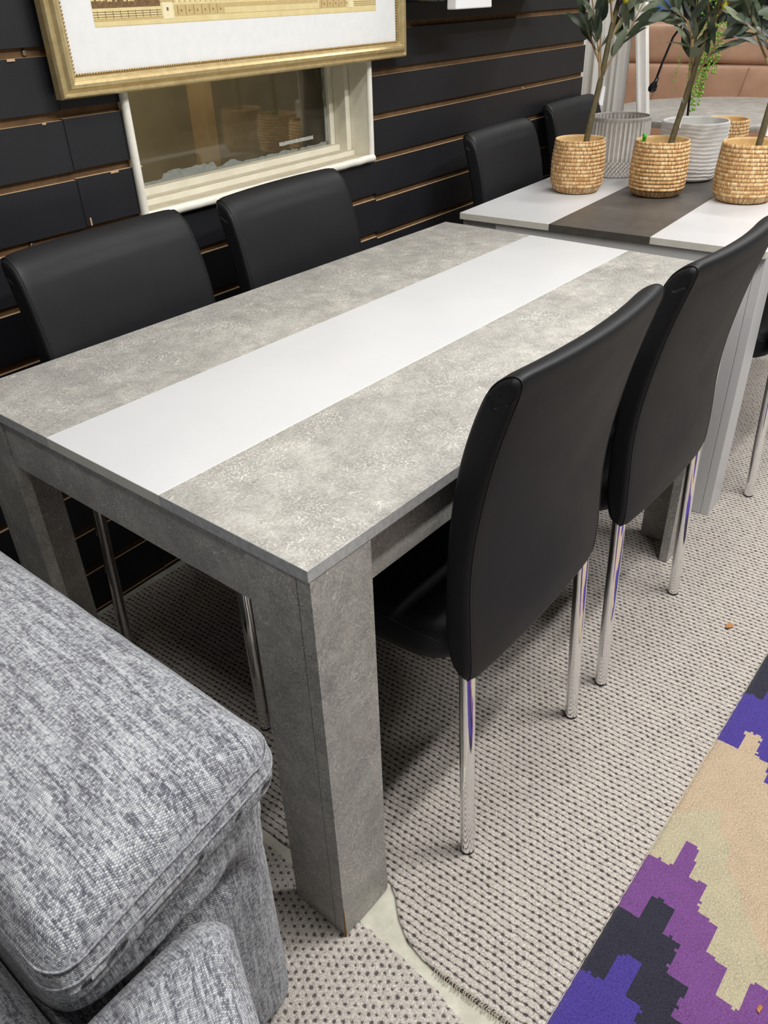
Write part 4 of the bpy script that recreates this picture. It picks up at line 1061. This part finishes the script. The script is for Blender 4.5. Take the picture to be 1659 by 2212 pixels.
# black arm lamp between the pots
lp = empty('arm_lamp', (2.60, 0.635, 0.7545), 0, 'thin black stemmed lamp with a drooping arm, behind the pots', 'lamp')
bm = bmesh.new(); lathe(bm, [(0.045, 0.0), (0.044, 0.008), (0.008, 0.012), (0.0001, 0.013)], 32); obj('lamp_base', bm, M['blackmetal'], lp, smooth=True)
bm = bmesh.new(); tube(bm, [(0, -0.002, 0.01), (0.0, 0.0, 0.11), (0, 0.008, 0.25), (0, 0.016, 0.37), (0, 0.03, 0.60)], 0.0042, 10); obj('lamp_stem', bm, M['blackmetal'], lp, smooth=True)
bm = bmesh.new(); pts = [(0, 0.022, 0.46), (0, 0.055, 0.43), (0, 0.095, 0.375), (0, 0.12, 0.30), (0, 0.136, 0.245)]
tube(bm, pts, 0.0040, 10); obj('lamp_arm', bm, M['blackmetal'], lp, smooth=True)
bm = bmesh.new(); lathe(bm, [(0.0001, -0.022), (0.012, -0.020), (0.0155, -0.010), (0.013, 0.003), (0.007, 0.012), (0.006, 0.028)], 24)
o = obj('lamp_head', bm, M['blackgloss'], lp, smooth=True); o.location = (0, 0.141, 0.226); o.rotation_euler = (0.35, 0, 0)
# trailing string-of-pearls plant on a tall stand beyond the white table
hp = empty('trailing_plant', (3.26, 0.83, 0), 0, 'light green trailing bead plant hanging down in front of the tan sofa', 'hanging plant')
bm = bmesh.new(); lathe(bm, [(0.05, 1.30), (0.075, 1.33), (0.085, 1.42), (0.078, 1.42), (0.07, 1.35), (0.0001, 1.35)], 32); obj('plant_pot', bm, M['whiteglaze'], hp, smooth=True)
bm = bmesh.new(); tube(bm, [(0, 0, 2.78), (0, 0, 1.62)], 0.0015, 6)
for k in range(3):
    a = 2 * PI * k / 3; tube(bm, [(0, 0, 1.62), (0.08 * math.cos(a), 0.08 * math.sin(a), 1.42)], 0.0012, 5)
obj('hanger_cord', bm, M['blackmetal'], hp, smooth=True)
random.seed(5); bs = bmesh.new(); bp = bmesh.new()
D = Vector((0.6358563, -0.77119044, 0)) 
for (a0, a1, zb, dp) in ((-0.045, -0.055, 0.86, 0.0), (-0.03, -0.035, 0.95, 0.03), (-0.01, -0.052, 0.84, -0.03), (0.0, -0.02, 0.93, 0.02), (0.03, -0.03, 0.835, 0.0), (0.05, 0.0, 0.88, 0.03), (0.055, 0.02, 0.97, -0.02), (-0.10, -0.125, 0.90, 0.02), (-0.055, -0.07, 0.87, 0.04)):
    pts = []
    N = 34
    for i in range(N + 1):
        t = i / N; a = lerp(a0, a1, t) + 0.006 * math.sin(t * 7 + a0 * 90); z = lerp(1.41, zb, t)
        pts.append(D * a + Vector((dp * 0.77, dp * 0.63, z)))
    tube(bs, pts, 0.0010, 5)
    i = 0
    for i in range(6, N + 1):
        for s in (1, -1):
            if a0 < -0.09 and random.random() < 0.6: continue
            q = pts[i] + D * s * random.uniform(0.004, 0.009) + Vector((random.uniform(-.004, .004), random.uniform(-.004, .004), random.uniform(-0.006, 0.004)))
            ball(bp, q, random.uniform(0.0040, 0.0064) * (0.7 if a0 < -0.05 else 1), 8, 0, (1, 1, 1.05))
obj('vine_stems', bs, M['pearl'], hp, smooth=True)
f = obj('bead_leaves', bp, M['pearl'], hp, smooth=True); f['kind'] = 'stuff'
